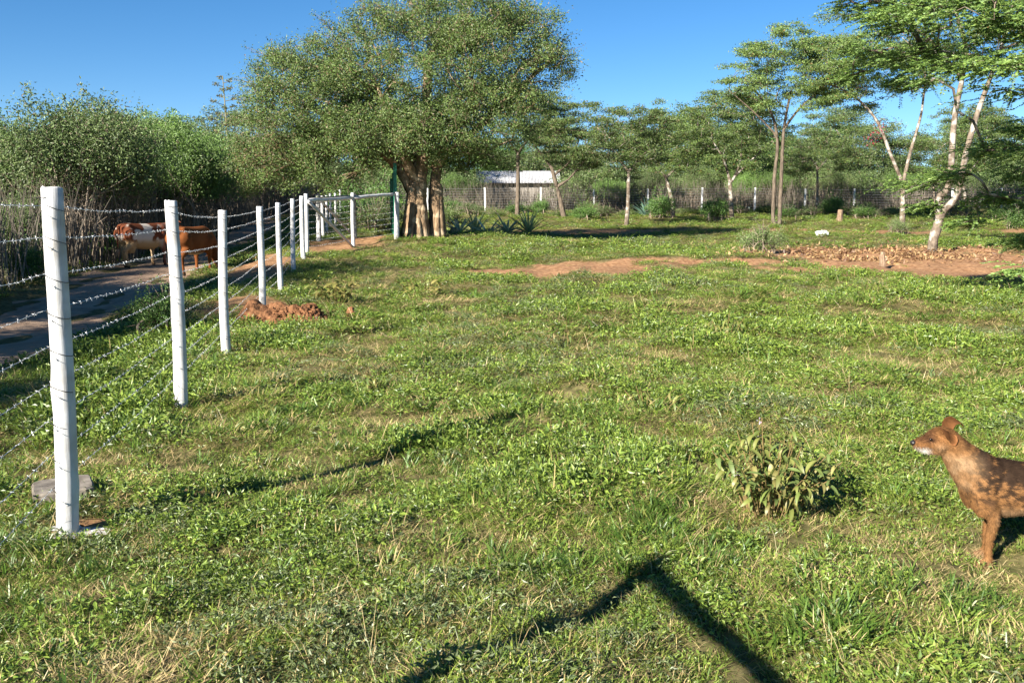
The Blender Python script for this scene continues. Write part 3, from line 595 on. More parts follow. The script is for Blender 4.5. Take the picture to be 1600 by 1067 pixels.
def strand(mb, pts, rad=.0017, barb=.125, blen=.015):
    P = []
    for a, b in zip(pts[:-1], pts[1:]):
        a = np.array(a); b = np.array(b); L = np.linalg.norm(b-a); n = max(2, int(L/.35)); t = np.linspace(0, 1, n, endpoint=False)[:, None]
        q = a+(b-a)*t; q[:, 2] -= (.018*np.sin(np.pi*t[:, 0])*min(1, L/3.5)); P.append(q+rng.normal(size=q.shape)*.0025)
    P = np.concatenate(P+[np.array([pts[-1]])]); tube(mb, P, rad, 4, (.62, .63, .64), False)
    if barb:
        d = np.r_[0, np.cumsum(np.linalg.norm(np.diff(P, axis=0), axis=1))]; s = np.arange(.05, d[-1], barb)+rng.normal(size=len(np.arange(.05, d[-1], barb)))*.012
        Q = np.c_[[np.interp(s, d, P[:, k]) for k in range(3)]].T; T = unit(np.c_[[np.interp(s+.02, d, P[:, k]) for k in range(3)]].T-Q+1e-9)
        for k in range(2):
            w_ = unit(np.cross(T, rng.normal(size=Q.shape))); w_ = unit(w_+T*rng.normal(size=(len(Q), 1))*.35); o = unit(np.cross(w_, T))*rad*1.15; c = Q+T*(k-.5)*.006
            o3 = T*rad*1.2
            V = np.stack([c-w_*blen, c+o, c+w_*blen, c-o, c+o3, c-o3], 1).reshape(-1, 3); f = np.arange(len(Q))[:, None]*6
            mb.add(V, np.concatenate([f+np.array([[0, 1, 2, 3]]), f+np.array([[0, 4, 2, 5]])]), (.68, .69, .70))
        # short wrap round the strand where each barb is twisted on
        V = np.stack([Q-T*.007+np.array([0, 0, rad*2]), Q-T*.007-np.array([0, 0, rad*2]), Q+T*.007-np.array([0, 0, rad*2]), Q+T*.007+np.array([0, 0, rad*2])], 1).reshape(-1, 3)
        mb.add(V, np.arange(len(Q)*4).reshape(-1, 4), (.6, .61, .62))
def base_xy(px, D): return at(px, D), D
nearp = [(-1.67, 1.60, 1.78, .052), (*base_xy(104, 4.95), 1.78, .053), (*base_xy(283, 8.40), 1.78, .055), (*base_xy(354, 12.1), 1.76, .054), (*base_xy(409.5, 17.0), 1.78, .056), (*base_xy(438, 19.6), 1.80, .054), (*base_xy(459, 24.3), 1.78, .055), (*base_xy(474, 28.6), 1.80, .065)]
leans = [(0, 0), (.022, 0), (-.004, 0), (-.004, .01), (.012, 0), (.006, 0), (.004, 0), (-.004, 0)]
fence = thing('barbed_wire_fence', 'white post and barbed wire fence running from the foreground along the road', 'fence', (nearp[1][0], nearp[1][1], 0))
F0 = np.array(fence.location)
tie0 = {}
tops = []
for (x, y, h, r), ln in zip(nearp, leans):
    z = float(zfun(np.array([x]), np.array([y]))[0]); tops.append((x, y, z, h))
    p = link('post', post_mesh(h, r, ln), fence, (x-F0[0], y-F0[1], z-F0[2]))
    rm = ring_mesh(r*1.09, .38)
    for s in STR:
        link('wire_tie', rm, p, (ln[0]*s, ln[1]*s, s*h/1.8-.012), (0, 0, .25*math.sin(s*9)))
    if y > 1.7: link('wire_tie', ring_mesh(r*1.06, .02), p, (0, 0, h-.045))
tops_ = [(nearp[0][0]+.62, -2.0, 0, 1.8)]+tops
for s in STR:
    mb = MB(); strand(mb, [(x-.066-F0[0], y-F0[1], z+s*h/1.8-F0[2]) for x, y, z, h in tops_]); link('barbed_wire', mb.mesh('barbed_wire', M_WIRE), fence)
# strainer rail behind the camera's left side: a rail and a second post (their shadow falls into the foreground)
e = fence
mb = MB(); x, y, z, h = tops[0]
q = (x+.25, y-1.75); zq = gz(*q)
p2 = link('post', post_mesh(1.82, .06), fence, (q[0]-F0[0], q[1]-F0[1], zq-F0[2]))
tube(mb, np.array([(x, y, z+1.71), (q[0], q[1], zq+1.74)])-F0, .044, 10, jit=.05); link('rail', mb.mesh('rail', M_PAINT, True), fence)

# ------------------------------------------------------------------ driveway entrance: rails, braces and the green gate
def rail(mb, a, b, r=.055): 
    a = np.array(a, float); b = np.array(b, float); t = np.linspace(0, 1, 7)[:, None]; P = a+(b-a)*t; P[1:-1] += rng.normal(size=(5, 3))*.008; tube(mb, P, r*np.linspace(1.08, .94, 7), 10, jit=.06)
def wing(name, label, posts, braces, rz=1.62, wires=True):
    x0, y0 = posts[0][:2]; e = thing(name, label, 'fence', (x0, y0, gz(x0, y0))); o = np.array(e.location); T = []
    for (x, y, h, r) in posts:
        z = gz(x, y); link('post', post_mesh(h, r, (rng.normal()*.008, 0), n=12), e, np.array((x, y, z))-o); T.append(np.array((x, y, z)))
    for a, b in zip(T[:-1], T[1:]):
        mb = MB(); rail(mb, a+[0, 0, rz]-o, b+[0, 0, rz]-o); link('rail', mb.mesh('rail', M_PAINT, True), e)
    for a, b, za, zb, off in braces:
        mb = MB(); A = T[a]+[off, -.12, za]; B = T[b]+[off-.1, -.12, zb]; rail(mb, A-o, B-o, .045); link('brace', mb.mesh('brace', M_PAINT, True), e)
    if wires:
        for s in STR[1:]:
            mb = MB(); strand(mb, [t+[0, 0, s]-o for t in T], .003, .16, .022); link('barbed_wire', mb.mesh('barbed_wire', M_WIRE), e)
    return e
Bp = (*base_xy(480, 29.5), 1.82, .06); Mp = (*base_xy(552, 33.2), 1.78, .06); Dp = (*base_xy(620.5, 35.0), 1.66, .085)
wing('entrance_rail_fence', 'near white rail fence with diagonal braces leading to the green gate', [Bp, Mp, Dp], [(0, 1, 1.6, -.02, .1)])
Cp = (*base_xy(498, 36.6), 1.72, .085); C1 = (*base_xy(556, 38.6), 1.7, .06); Ep = (*base_xy(613, 40.2), 1.7, .07)
wing('entrance_rail_fence', 'farther white rail fence on the other side of the driveway', [Cp, C1, Ep], [(0, 1, 1.55, .0, .1)])
# fence that carries on along the road beyond the entrance
bey = [(*base_xy(499, 37.4), 1.75, .06), (*base_xy(505, 41.5), 1.75, .06), (*base_xy(511, 45.5), 1.75, .06), (*base_xy(517, 50), 1.75, .06), (*base_xy(524, 55), 1.75, .06), (*base_xy(532, 62), 1.75, .06)]
e = thing('barbed_wire_fence', 'row of white fence posts beyond the driveway receding beside the road', 'fence', (bey[0][0], bey[0][1], gz(*bey[0][:2]))); o = np.array(e.location); T = []
for x, y, h, r in bey:
    z = gz(x, y); link('post', post_mesh(h, r, (rng.normal()*.008, 0), n=10), e, np.array((x, y, z))-o); T.append(np.array((x, y, z)))
for s in STR:
    mb = MB(); strand(mb, [t+[-.06, 0, s]-o for t in T], .003, 0); link('barbed_wire', mb.mesh('barbed_wire', M_WIRE), e)
# green sheet-metal gate, seen almost edge-on
M_GREEN = noise_mat('green_gate_paint', (.010, .135, .075), (.02, .19, .11), 6, (1, 1, .5), .45, .1, .005, spec=.5)
ga = np.array((*base_xy(618.5, 35.5),)); gb = np.array((*base_xy(613.0, 39.6),)); zg = gz(*ga); gd = gb-ga; gl = np.linalg.norm(gd); 
e = thing('sheet_metal_gate', 'green sheet-metal gate seen edge-on at the driveway end', 'gate', (ga[0], ga[1], zg), math.atan2(gd[1], gd[0]))
for s in (0, 1):
    mb = MB(); x0 = s*gl*.5+.03; x1 = (s+1)*gl*.5-.03; hh = 2.45-.25*s
    n = 24; xs = np.linspace(x0, x1, n+1); yy = np.where(np.arange(n+1) % 4 < 2, .02, -.02)
    V = np.concatenate([np.c_[xs, yy, np.full(n+1, .06)], np.c_[xs, yy, np.full(n+1, hh)], np.c_[xs, yy+.008, np.full(n+1, .06)], np.c_[xs, yy+.008, np.full(n+1, hh)]]); k = np.arange(n); m = n+1
    mb.add(V, np.concatenate([np.c_[k, k+1, m+k+1, m+k], np.c_[2*m+k, 3*m+k, 3*m+k+1, 2*m+k+1]])); lf = link('gate_leaf', mb.mesh('gate_leaf', M_GREEN), e)
    mb = MB()
    for (a, b) in (((x0, .06), (x1, .12)), ((x0, hh-.06), (x1, hh)), ((x0, 1.2), (x1, 1.26))): box(mb, (a[0], -.05, a[1]), (b[0], -.024, b[1]))
    box(mb, (x0, -.055, .06), (x0+.06, .04, hh+.003)); box(mb, (x1-.06, -.055, .06), (x1, .04, hh+.003)); link('gate_frame', mb.mesh('gate_frame', M_GREEN), lf)
for xq, hh in ((-.12, 2.7), (gl+.12, 2.35)):
    mb = MB(); box(mb, (xq-.06, -.06, -.2), (xq+.06, .06, hh)); link('gate_post', mb.mesh('gate_post', M_GREEN), e)

# ------------------------------------------------------------------ far wire fence
M_CONC = noise_mat('pale_fence_post', (.50, .50, .49), (.66, .66, .65), 12, (1, 1, 1), .85, .2, .01)
e = thing('wire_fence', 'far wire fence of pale posts across the back of the yard', 'fence', (at(580, FY), FY, gz(at(580, FY), FY))); o = np.array(e.location)
mb = MB(); box(mb, (-.055, -.055, -.2), (.055, .055, 1.68)); pm = mb.mesh('post', M_CONC); T = []
for px in [532, 580, 668, 758, 845, 928, 1012, 1096, 1179, 1257, 1334, 1410, 1487, 1564, 1642, 1720]:
    x = at(px, FY); z = gz(x, FY); link('post', pm, e, np.array((x, FY, z))-o, (0, rng.normal()*.012, 0)); T.append(np.array((x, FY, z)))
for s in [1.6, 1.42, 1.24, 1.06, .88, .7, .52, .34, .16]:
    mb = MB(); tube(mb, np.array([t+[0, -.06, s]-o for t in T]), .0045, 3, (.55, .56, .58), False); link('wire', mb.mesh('wire', M_WIRE), e)

# ------------------------------------------------------------------ shed with a corrugated roof behind the brushwood
sx0, sx1, sy = at(742, 86), at(876, 86), 86.0; szz = gz(0, 86)
e = thing('shed', 'low shed with a pale corrugated metal roof behind the trees', 'building', ((sx0+sx1)/2, sy, szz)); hw = (sx1-sx0)/2
mb = MB(); box(mb, (-hw+.3, .3, -.2), (hw-.3, 6.2, 2.35)); link('wall', mb.mesh('wall', noise_mat('grey_shed_wall', (.2, .18, .16), (.32, .29, .25), 3, (1, 1, 1), .9, .2, .02)), e)
n = 240; xs = np.linspace(-hw, hw, n+1); zz = .035*np.sin(np.arange(n+1)*np.pi/2)
rows = [(-.3, 2.35), (3.2, 3.55), (6.7, 2.5)]; V = np.concatenate([np.c_[xs, np.full(n+1, r_[0]), r_[1]+zz] for r_ in rows]); k = np.arange(n); m = n+1
mb = MB(); mb.add(V, np.concatenate([np.c_[q*m+k, q*m+k+1, (q+1)*m+k+1, (q+1)*m+k] for q in range(2)]))
V2 = V.copy(); V2[:, 2] -= .02; mb.add(V2, np.concatenate([np.c_[q*m+k, (q+1)*m+k, (q+1)*m+k+1, q*m+k+1] for q in range(2)]))
link('roof', mb.mesh('roof', noise_mat('corrugated_zinc', (.38, .38, .39), (.55, .55, .56), 1.2, (1, 1, 1), .5, 0, spec=.5)), e)

# ------------------------------------------------------------------ animals
def remesh(mb, voxel, smooth=4, fac=.5):
    me = mb.mesh('tmp', M_STICK); ob = link('tmp', me); md = ob.modifiers.new('r', 'REMESH'); md.mode = 'VOXEL'; md.voxel_size = voxel
    ms = ob.modifiers.new('s', 'SMOOTH'); ms.factor = fac; ms.iterations = smooth
    dg = bpy.context.evaluated_depsgraph_get(); m2 = bpy.data.meshes.new_from_object(ob.evaluated_get(dg)); bpy.data.objects.remove(ob)
    m2.polygons.foreach_set('use_smooth', np.ones(len(m2.polygons), bool)); return m2
def limb(mb, pts, radii, n=14, wid=1.0, k=6):
    P = bez(pts, k); r = np.interp(np.linspace(0, 1, len(P)), np.linspace(0, 1, len(radii)), radii); tube(mb, P, r, n)
    ellipsoid(mb, P[0], (r[0],)*3, n=12); ellipsoid(mb, P[-1], (r[-1],)*3, n=12)
def barrel(mb, rings, n=20):
    """rings: x, z centre, half width, half height"""
    Rg = bez(rings, 5); a = np.arange(n)*2*np.pi/n; V = []
    for x, zc, hw_, hh in Rg: V.append(np.c_[np.full(n, x), np.cos(a)*hw_, zc+np.sin(a)*hh])
    m = len(V); i, j = np.meshgrid(np.arange(m-1), np.arange(n), indexing='ij'); i = i.ravel(); j = j.ravel(); j2 = (j+1) % n; b = mb.n
    mb.add(np.concatenate(V), np.c_[i*n+j, i*n+j2, (i+1)*n+j2, (i+1)*n+j][:, ::-1]); mb.F.setdefault((n, 0), []).append(np.array([b+np.arange(n)])); mb.F[(n, 0)].append(np.array([b+(m-1)*n+np.arange(n)[::-1]]))
def verts(me):
    v = np.zeros(len(me.vertices)*3, np.float32); me.vertices.foreach_get('co', v); return v.reshape(-1, 3).astype(float)
def paint(me, fn, mt):
    v = verts(me); c = fn(v); a = me.attributes.get('col') or me.attributes.new('col', 'FLOAT_COLOR', 'POINT')
    a.data.foreach_set('color', np.c_[c, np.ones(len(c))].ravel().astype(np.float32)); me.materials.clear(); me.materials.append(mt)
def fur(me, fn, flow, n, ln, wd, mt, lift=.25, jitter=.25):
    me.calc_loop_triangles(); v = verts(me); t = np.zeros(len(me.loop_triangles)*3, np.int32); me.loop_triangles.foreach_get('vertices', t); t = t.reshape(-1, 3)
    a, b, c = v[t[:, 0]], v[t[:, 1]], v[t[:, 2]]; nr = np.cross(b-a, c-a); ar = np.linalg.norm(nr, axis=1); k = rng.choice(len(t), n, p=ar/ar.sum()); nr = unit(nr)[k]
    u = rng.random((n, 2)); fl = u.sum(1) > 1; u[fl] = 1-u[fl]; P = a[k]+(b-a)[k]*u[:, :1]+(c-a)[k]*u[:, 1:]
    d = flow(P)+rng.normal(size=P.shape)*jitter; d = unit(d-nr*np.sum(d*nr, 1, keepdims=True)); d = unit(d+nr*lift); s = unit(np.cross(d, nr))*wd*.5; L = ln*rng.uniform(.5, 1.3, (n, 1)); P = P-nr*.002
    V = np.stack([P-s, P+s, P+d*L], 1).reshape(-1, 3); col = fn(P)*rng.uniform(.7, 1.35, (n, 1)); mb = MB(); mb.add(V, np.arange(n*3).reshape(-1, 3), np.repeat(col, 3, axis=0)); return mb.mesh('coat', mt)
M_FUR = attr_mat('short_coat', .9, .06); M_NOSE = noise_mat('dark_nose', (.012, .010, .010), (.03, .026, .025), 30, (1, 1, 1), .4, .1, .002, spec=.5)
M_EYE = noise_mat('dark_eye', (.010, .007, .005), (.02, .012, .008), 5, (1, 1, 1), .12, 0, spec=.6)

# --- brindle dog: built facing +x, then turned to face left
def dog():
    mb = MB()
    barrel(mb, [(-.58, .44, .055, .075), (-.50, .43, .085, .105), (-.36, .41, .085, .100), (-.20, .385, .095, .125), (-.06, .385, .105, .142), (.04, .40, .098, .135), (.10, .415, .07, .095), (.125, .42, .03, .04)])
    limb(mb, [(.0, 0, .43), (.09, 0, .50), (.155, .005, .565), (.20, .012, .615)], [.108, .088, .068, .058], 16)
    limb(mb, [(.05, 0, .40), (.115, 0, .47), (.175, .005, .55)], [.080, .060, .046], 14)
    ellipsoid(mb, (.222, .014, .622), (.070, .056, .056), n=18); ellipsoid(mb, (.262, .018, .634), (.036, .042, .028), n=16)
    limb(mb, [(.25, .02, .606), (.305, .028, .602), (.345, .034, .597)], [.049, .035, .023], 14)
    limb(mb, [(.21, .016, .582), (.29, .026, .574), (.332, .031, .575)], [.042, .025, .013], 12)
    for s in (-1, 1): ellipsoid(mb, (.24, .017+s*.036, .60), (.04, .022, .032), n=12)
    for s in (-1, 1):   # front legs
        xo = .0 if s > 0 else -.05
        ellipsoid(mb, (.035, s*.075, .37), (.065, .045, .115), n=14)
        limb(mb, [(.02+xo, s*.082, .33), (-.012+xo, s*.085, .25), (.004+xo, s*.082, .14), (.0+xo, s*.08, .045)], [.042, .027, .019, .017], 12)
        limb(mb, [(.0+xo, s*.08, .05), (.018+xo, s*.08, .024), (.05+xo, s*.08, .018)], [.022, .024, .019], 10)
        xr = -.52+s*.03                                    # hind legs
        limb(mb, [(xr, s*.06, .42), (xr+.075, s*.085, .30), (xr+.0, s*.082, .215), (xr-.07, s*.08, .155), (xr-.045, s*.08, .04)], [.09, .062, .036, .024, .021], 12)
        limb(mb, [(xr-.045, s*.08, .045), (xr-.02, s*.08, .022), (xr+.015, s*.08, .018)], [.022, .023, .018], 10)
    limb(mb, [(-.58, 0, .47), (-.68, 0, .43), (-.76, .02, .33), (-.82, .03, .26)], [.03, .022, .017, .008], 8)
    me = remesh(mb, .0085, 5)
    def coat(v):
        x, y, z = v.T; n = len(v)
        s1 = fbm(x*52+z*30+y*12+40, z*60-x*24+y*30, 71, 2); s2 = fbm(x*9+30, z*11+y*7, 72, 2)
        tan = np.array([.20, .100, .040]); dark = np.array([.026, .017, .012]); pale = np.array([.30, .20, .115]); org = np.array([.165, .078, .030])
        up = sstep(.30, .50, z)*sstep(.14, .02, x)
        f = .96*sstep(.40, .49, s1*.70+s2*.14+up*.19)*sstep(.20, .06, x)*sstep(.14, .30, z)*(.45+.55*sstep(.26, .40, z))
        c = tan*(1-f[:, None])+dark*f[:, None]
        th = sstep(.02, .14, x)*sstep(.585, .52, z)*sstep(.36, .44, z)*(.35+.65*sstep(.4, .6, fbm(x*12, z*12+y*9, 73)))
        c = c*(1-.8*th[:, None])+pale*.8*th[:, None]
        be = sstep(.33, .27, z)*sstep(.0, -.06, x)*sstep(.2, .24, z); c = c*(1-.7*be[:, None])+pale*.9*.7*be[:, None]
        hd = sstep(.15, .2, x)*sstep(.55, .60, z); c = c*(1-hd[:, None])+(org*(.6+.7*fbm(x*40, z*40+y*20, 74))[:, None])*hd[:, None]
        mz = sstep(.27, .31, x)*sstep(.594, .578, z); c = c*(1-mz[:, None])+np.array([.46, .43, .39])*mz[:, None]
        mk = sstep(.255, .29, x)*sstep(.606, .618, z)*.8; c = c*(1-mk[:, None])+np.array([.085, .04, .02])*mk[:, None]; ck = np.exp(-((x-.245)/.03)**2-((z-.588)/.02)**2)*.55; c = c*(1-ck[:, None])+pale*.9*ck[:, None]; el = np.exp(-((x-.285)/.016)**2-((z-.624)/.010)**2)*.85*(np.abs(y-.024) > .022); c = c*(1-el[:, None])+np.array([.02, .012, .01])*el[:, None]
        ft = sstep(.06, .03, z)*.5; c = c*(1-ft[:, None])+pale*ft[:, None]
        return c*(.55+.9*fbm(x*60+z*25, z*95-x*60+y*50, 75, 2))[:, None]
    def flow(P):
        x, y, z = P.T; d = np.tile(np.array([-1., 0, -.35]), (len(P), 1)); lg = z < .3; d[lg] = (-.1, 0, -1.); nk = (x > .04) & (z > .42); d[nk] = (-.8, 0, -.75); return d
    paint(me, coat, M_FUR); return me, coat, flow
dm_, coat, flow = dog()
dx, dy = at(1547, 4.66), 4.66; dz = gz(dx, dy+.08)
dg_ = thing('dog', 'brindle brown dog standing at the right edge and looking left', 'dog', (dx, dy+.08, dz-.012), R(180-6)); dg_.scale = (1.03,)*3
link('body', dm_, dg_); stuff(link('coat', fur(dm_, coat, flow, 100000, .020, .0025, M_FUR, .40, .40), dg_))
mb = MB(); ellipsoid(mb, (.360, .036, .602), (.015, .017, .014), n=12); link('nose', mb.mesh('nose', M_NOSE, True), dg_)
for s in (-1, 1):
    mb = MB(); ellipsoid(mb, (.288, .024+s*.0405, .626), (.008, .005, .006), n=10); link('eye', mb.mesh('eye', M_EYE, True), dg_)
    # folded ear: a thin cupped flap rooted on the skull
    mb = MB(); 
    if s > 0: rows = [((.232, .046, .660), (.180, .050, .640)), ((.246, .058, .684), (.176, .066, .650)), ((.244, .076, .676), (.170, .078, .630)), ((.228, .084, .648), (.178, .082, .606)), ((.206, .080, .618), (.194, .078, .604))]
    else: rows = [((.215, -.026, .668), (.165, -.030, .650)), ((.200, -.040, .706), (.140, -.046, .680)), ((.162, -.062, .716), (.104, -.070, .680)), ((.122, -.078, .694), (.092, -.080, .662)), ((.092, -.080, .664), (.088, -.080, .656))]
    A = bez([r_[0] for r_ in rows], 4); B = bez([r_[1] for r_ in rows], 4); nU_ = 7; V = []
    for a, b in zip(A, B):
        for u in np.linspace(0, 1, nU_): V.append(a+(b-a)*u+np.array([0, s*.010, 0])*math.sin(math.pi*u)*(-1.1 if s > 0 else 1))
    V = np.array(V); m = len(A); i, j = np.meshgrid(np.arange(m-1), np.arange(nU_-1), indexing='ij'); i = i.ravel(); j = j.ravel(); F = np.c_[i*nU_+j, i*nU_+j+1, (i+1)*nU_+j+1, (i+1)*nU_+j]
    cc = np.tile(np.array([.20, .085, .032]), (len(V), 1))*rng.uniform(.75, 1.2, (len(V), 1)); cc = cc*np.tile(np.interp(np.abs(np.linspace(-1, 1, nU_)), [0, .6, 1], [.18, .5, 1.1] if s > 0 else [.8, .9, 1]), m)[:, None]
    mb.add(V, F, cc); mb.add(V-np.array([0, s*.005, .002]), F[:, ::-1], cc*.7); em = mb.mesh('ear', M_FUR, True); eo = link('ear', em, dg_)

# --- cattle: built facing +x
def cow(grazing, coatfn, udder):
    mb = MB()
    barrel(mb, [(-.86, .98, .12, .16), (-.80, 1.0, .20, .24), (-.62, .97, .245, .30), (-.30, .90, .275, .36), (.05, .88, .285, .375), (.40, .90, .25, .37), (.62, .95, .20, .32), (.78, .98, .13, .20)])
    for s in (-1, 1):
        ellipsoid(mb, (-.66, s*.16, 1.17), (.13, .07, .08), n=14); ellipsoid(mb, (-.84, s*.10, 1.10), (.07, .05, .07), n=12)
        xr = -.72+(.10 if s > 0 else -.06)
        limb(mb, [(-.68, s*.15, .95), (-.60+.02, s*.185, .74), (xr+.02, s*.165, .56), (xr-.03, s*.15, .47), (xr+.0, s*.15, .28), (xr+.015, s*.15, .12)], [.21, .15, .085, .062, .045, .05], 12)
        limb(mb, [(xr+.015, s*.15, .13), (xr+.045, s*.15, .06), (xr+.055, s*.15, .035)], [.05, .052, .056], 10)
        xf = .50+(.10 if s < 0 else -.06)
        limb(mb, [(.50, s*.16, .90), (.50, s*.175, .68), (xf, s*.155, .48), (xf, s*.15, .42), (xf, s*.15, .24), (xf, s*.15, .12)], [.17, .11, .062, .058, .042, .05], 12)
        limb(mb, [(xf, s*.15, .13), (xf+.03, s*.15, .06), (xf+.04, s*.15, .035)], [.048, .052, .056], 10)
    if grazing:
        limb(mb, [(.60, 0, 1.02), (.86, -.02, .86), (1.05, -.04, .58), (1.10, -.05, .42)], [.24, .19, .14, .12], 14); hd = [(1.10, -.05, .44), (1.16, -.05, .28), (1.22, -.05, .11)]
    else:
        limb(mb, [(.60, 0, 1.03), (.86, 0, 1.10), (1.08, 0, 1.20), (1.16, 0, 1.24)], [.25, .19, .14, .125], 14); hd = [(1.14, 0, 1.25), (1.32, 0, 1.16), (1.50, 0, 1.05)]
    limb(mb, hd, [.125, .105, .082], 14)
    if udder:
        ellipsoid(mb, (-.50, 0, .56), (.17, .14, .15), n=16)
        for a in (-1, 1):
            for b in (-1, 1): limb(mb, [(-.50+a*.06, b*.06, .46), (-.50+a*.065, b*.065, .37)], [.024, .016], 8)
    me = remesh(mb, .026, 4); paint(me, coatfn, M_FUR); return me, np.array(hd)
def coat_pied(v):
    x, y, z = v.T; n = fbm(x*3.6+11, z*3.6+y*2+5, 81, 4); red = np.array([.13, .042, .02]); wh = np.array([.50, .44, .37]); cream = np.array([.36, .25, .13])
    f = sstep(.525, .58, n+.13*sstep(.95, 1.25, z)*sstep(.7, -.2, np.abs(x+.15))-.22*sstep(-.55, -.75, x)*sstep(.75, 1.0, z)); c = red*(1-f[:, None])+wh*f[:, None]
    b = sstep(.86, .66, z+.1*(fbm(x*5, y*5+z*3, 82)-.5))*sstep(.62, .3, x); c = c*(1-b[:, None])+cream*b[:, None]
    fr = sstep(.40, .52, x)*.9; c = c*(1-fr[:, None])+np.array([.16, .05, .025])*fr[:, None]
    h_ = sstep(.09, .05, z); return c*(1-h_[:, None])+np.array([.05, .04, .03])*h_[:, None]
def coat_brown(v):
    x, y, z = v.T; n = fbm(x*3+2, z*3+y*3, 83, 3); c = np.array([.16, .055, .018])*(.6+.8*n)[:, None]
    hd = sstep(.75, 1.0, x); c = c*(1-.6*hd[:, None])+np.array([.09, .03, .015])*.6*hd[:, None]
    b = sstep(.62, .52, z)*sstep(.36, .26, np.abs(x))*.6; c = c*(1-b[:, None])+np.array([.5, .42, .33])*b[:, None]
    h_ = sstep(.09, .05, z); return c*(1-h_[:, None])+np.array([.05, .04, .03])*h_[:, None]
def place_cow(label, px, D, az, grazing, fn, udder, sc):
    me, hd = cow(grazing, fn, udder); x = at(px, D); e = thing('cow', label, 'cow', (x, D, float(zbase(np.array([x]), np.array([D]))[0])-.05), R(90-az)); e.scale = (sc,)*3
    link('body', me, e); red = fn(np.array([[.7, 0, 1.0]]))[0]
    d = unit(hd[-1]-hd[0]); upv = np.array([-d[2], 0, d[0]]) if d[0] > .6 else np.array([.9, 0, .35])
    for s in (-1, 1):
        mb = MB(); a = hd[0]+upv*.06+np.array([0, s*.10, 0]); sd_ = np.array([0, s*1., 0])
        L = bez([a, a+sd_*.10+upv*.02, a+sd_*.21-upv*.03], 5); tube(mb, L, np.interp(np.linspace(0, 1, len(L)), [0, .4, 1], [.03, .06, .012]), 8, red*.9, ell=np.full(len(L), .4)); link('ear', mb.mesh('ear', M_FUR, True), e)
        mb = MB(); a = hd[0]+d*.14+upv*.07+np.array([0, s*.085, 0]); ellipsoid(mb, a, (.02, .014, .02), n=10); link('eye', mb.mesh('eye', M_EYE, True), e)
    mb = MB(); ellipsoid(mb, hd[-1]+d*.055, (.05, .065, .045), n=12); link('muzzle', mb.mesh('muzzle', M_NOSE, True), e)
    mb = MB(); P = bez([(-.84, 0, 1.17), (-.93, 0, 1.08), (-.93, .01, .80), (-.91, .03, .52)], 6); tube(mb, P, np.linspace(.035, .014, len(P)), 8, red)
    P = bez([(-.91, .03, .54), (-.91, .035, .42), (-.905, .04, .30)], 5); tube(mb, P, np.interp(np.linspace(0, 1, len(P)), [0, .4, 1], [.016, .045, .008]), 8, (.30, .20, .12), jit=.3); link('tail', mb.mesh('tail', M_FUR, True), e)
    return e
place_cow('red and white pied cow walking on the dirt road', 226, 29.6, 27, False, coat_pied, True, 1.04)
place_cow('brown cow with its head down between two fence posts', 302, 27.0, 12, True, coat_brown, False, 1.04)

# ------------------------------------------------------------------ heap of dug red soil
M_SOIL = noise_mat('dug_red_soil', (.11, .048, .024), (.29, .145, .07), 16, (1, 1, 1), .95, 1.0, .03, None, 3, .3, .7, spec=.1, attr=True)
hx, hy = at(458, 15.4), 15.4; e = thing('soil_heap', 'heap of dug red soil clods beside the barbed wire fence', 'soil heap', (hx, hy, gz(hx, hy)))
n = 60; u = np.linspace(-1.15, 1.15, n); v = np.linspace(-.75, .75, 40); U, V_ = np.meshgrid(u, v)
H = .30*np.exp(-((U+.25)/.48)**2-((V_)/.33)**2)+.22*np.exp(-((U-.28)/.22)**2-((V_-.05)/.28)**2)+.20*np.exp(-((U-.93)/.13)**2-((V_+.02)/.16)**2)+.2*np.exp(-((U+.62)/.22)**2-((V_+.05)/.25)**2)
H = H*(.55+.9*fbm(U*7, V_*7, 95, 4))+(fbm(U*14, V_*14, 96, 3)-.5)*.09*sstep(.03, .12, H)-.05
zz = zfun(hx+U, hy+V_)-float(e.location.z)
i, j = np.meshgrid(np.arange(39), np.arange(n-1), indexing='ij'); i = i.ravel(); j = j.ravel()
mb = MB(); mb.add(np.stack([U, V_, H+zz], -1).reshape(-1, 3), np.c_[i*n+j, i*n+j+1, (i+1)*n+j+1, (i+1)*n+j], (1, 1, 1)); link('mound', mb.mesh('mound', M_SOIL, False), e)
mb = MB()
for k in range(420):
    a = np.array([rng.normal()*.5, rng.normal()*.26-.06]); a[0] = np.clip(a[0], -1.2, 1.2); hh = float(np.interp(a[0], u, H[20])) if abs(a[1]) < .35 else 0; r_ = rng.uniform(.012, .05)*(1.3 if rng.random() < .1 else 1)
    dens = .30*math.exp(-((a[0]+.25)/.48)**2-((a[1])/.33)**2)+.22*math.exp(-((a[0]-.28)/.22)**2-((a[1]-.05)/.28)**2)+.20*math.exp(-((a[0]-.93)/.13)**2-((a[1]+.02)/.16)**2)
    zc = float(zfun(hx+a[0], hy+a[1]))-e.location.z+max(0, dens*.95-.045)
    s0 = mb.n; ellipsoid(mb, (a[0], a[1], zc), np.array([r_, r_, r_*.8])*rng.uniform(.7, 1.3, 3), n=6, col=np.ones(3)*rng.uniform(.7, 1.2)); mb.V[-1] += rng.normal(size=mb.V[-1].shape)*r_*.18
stuff(link('clods', mb.mesh('clods', M_SOIL), e))

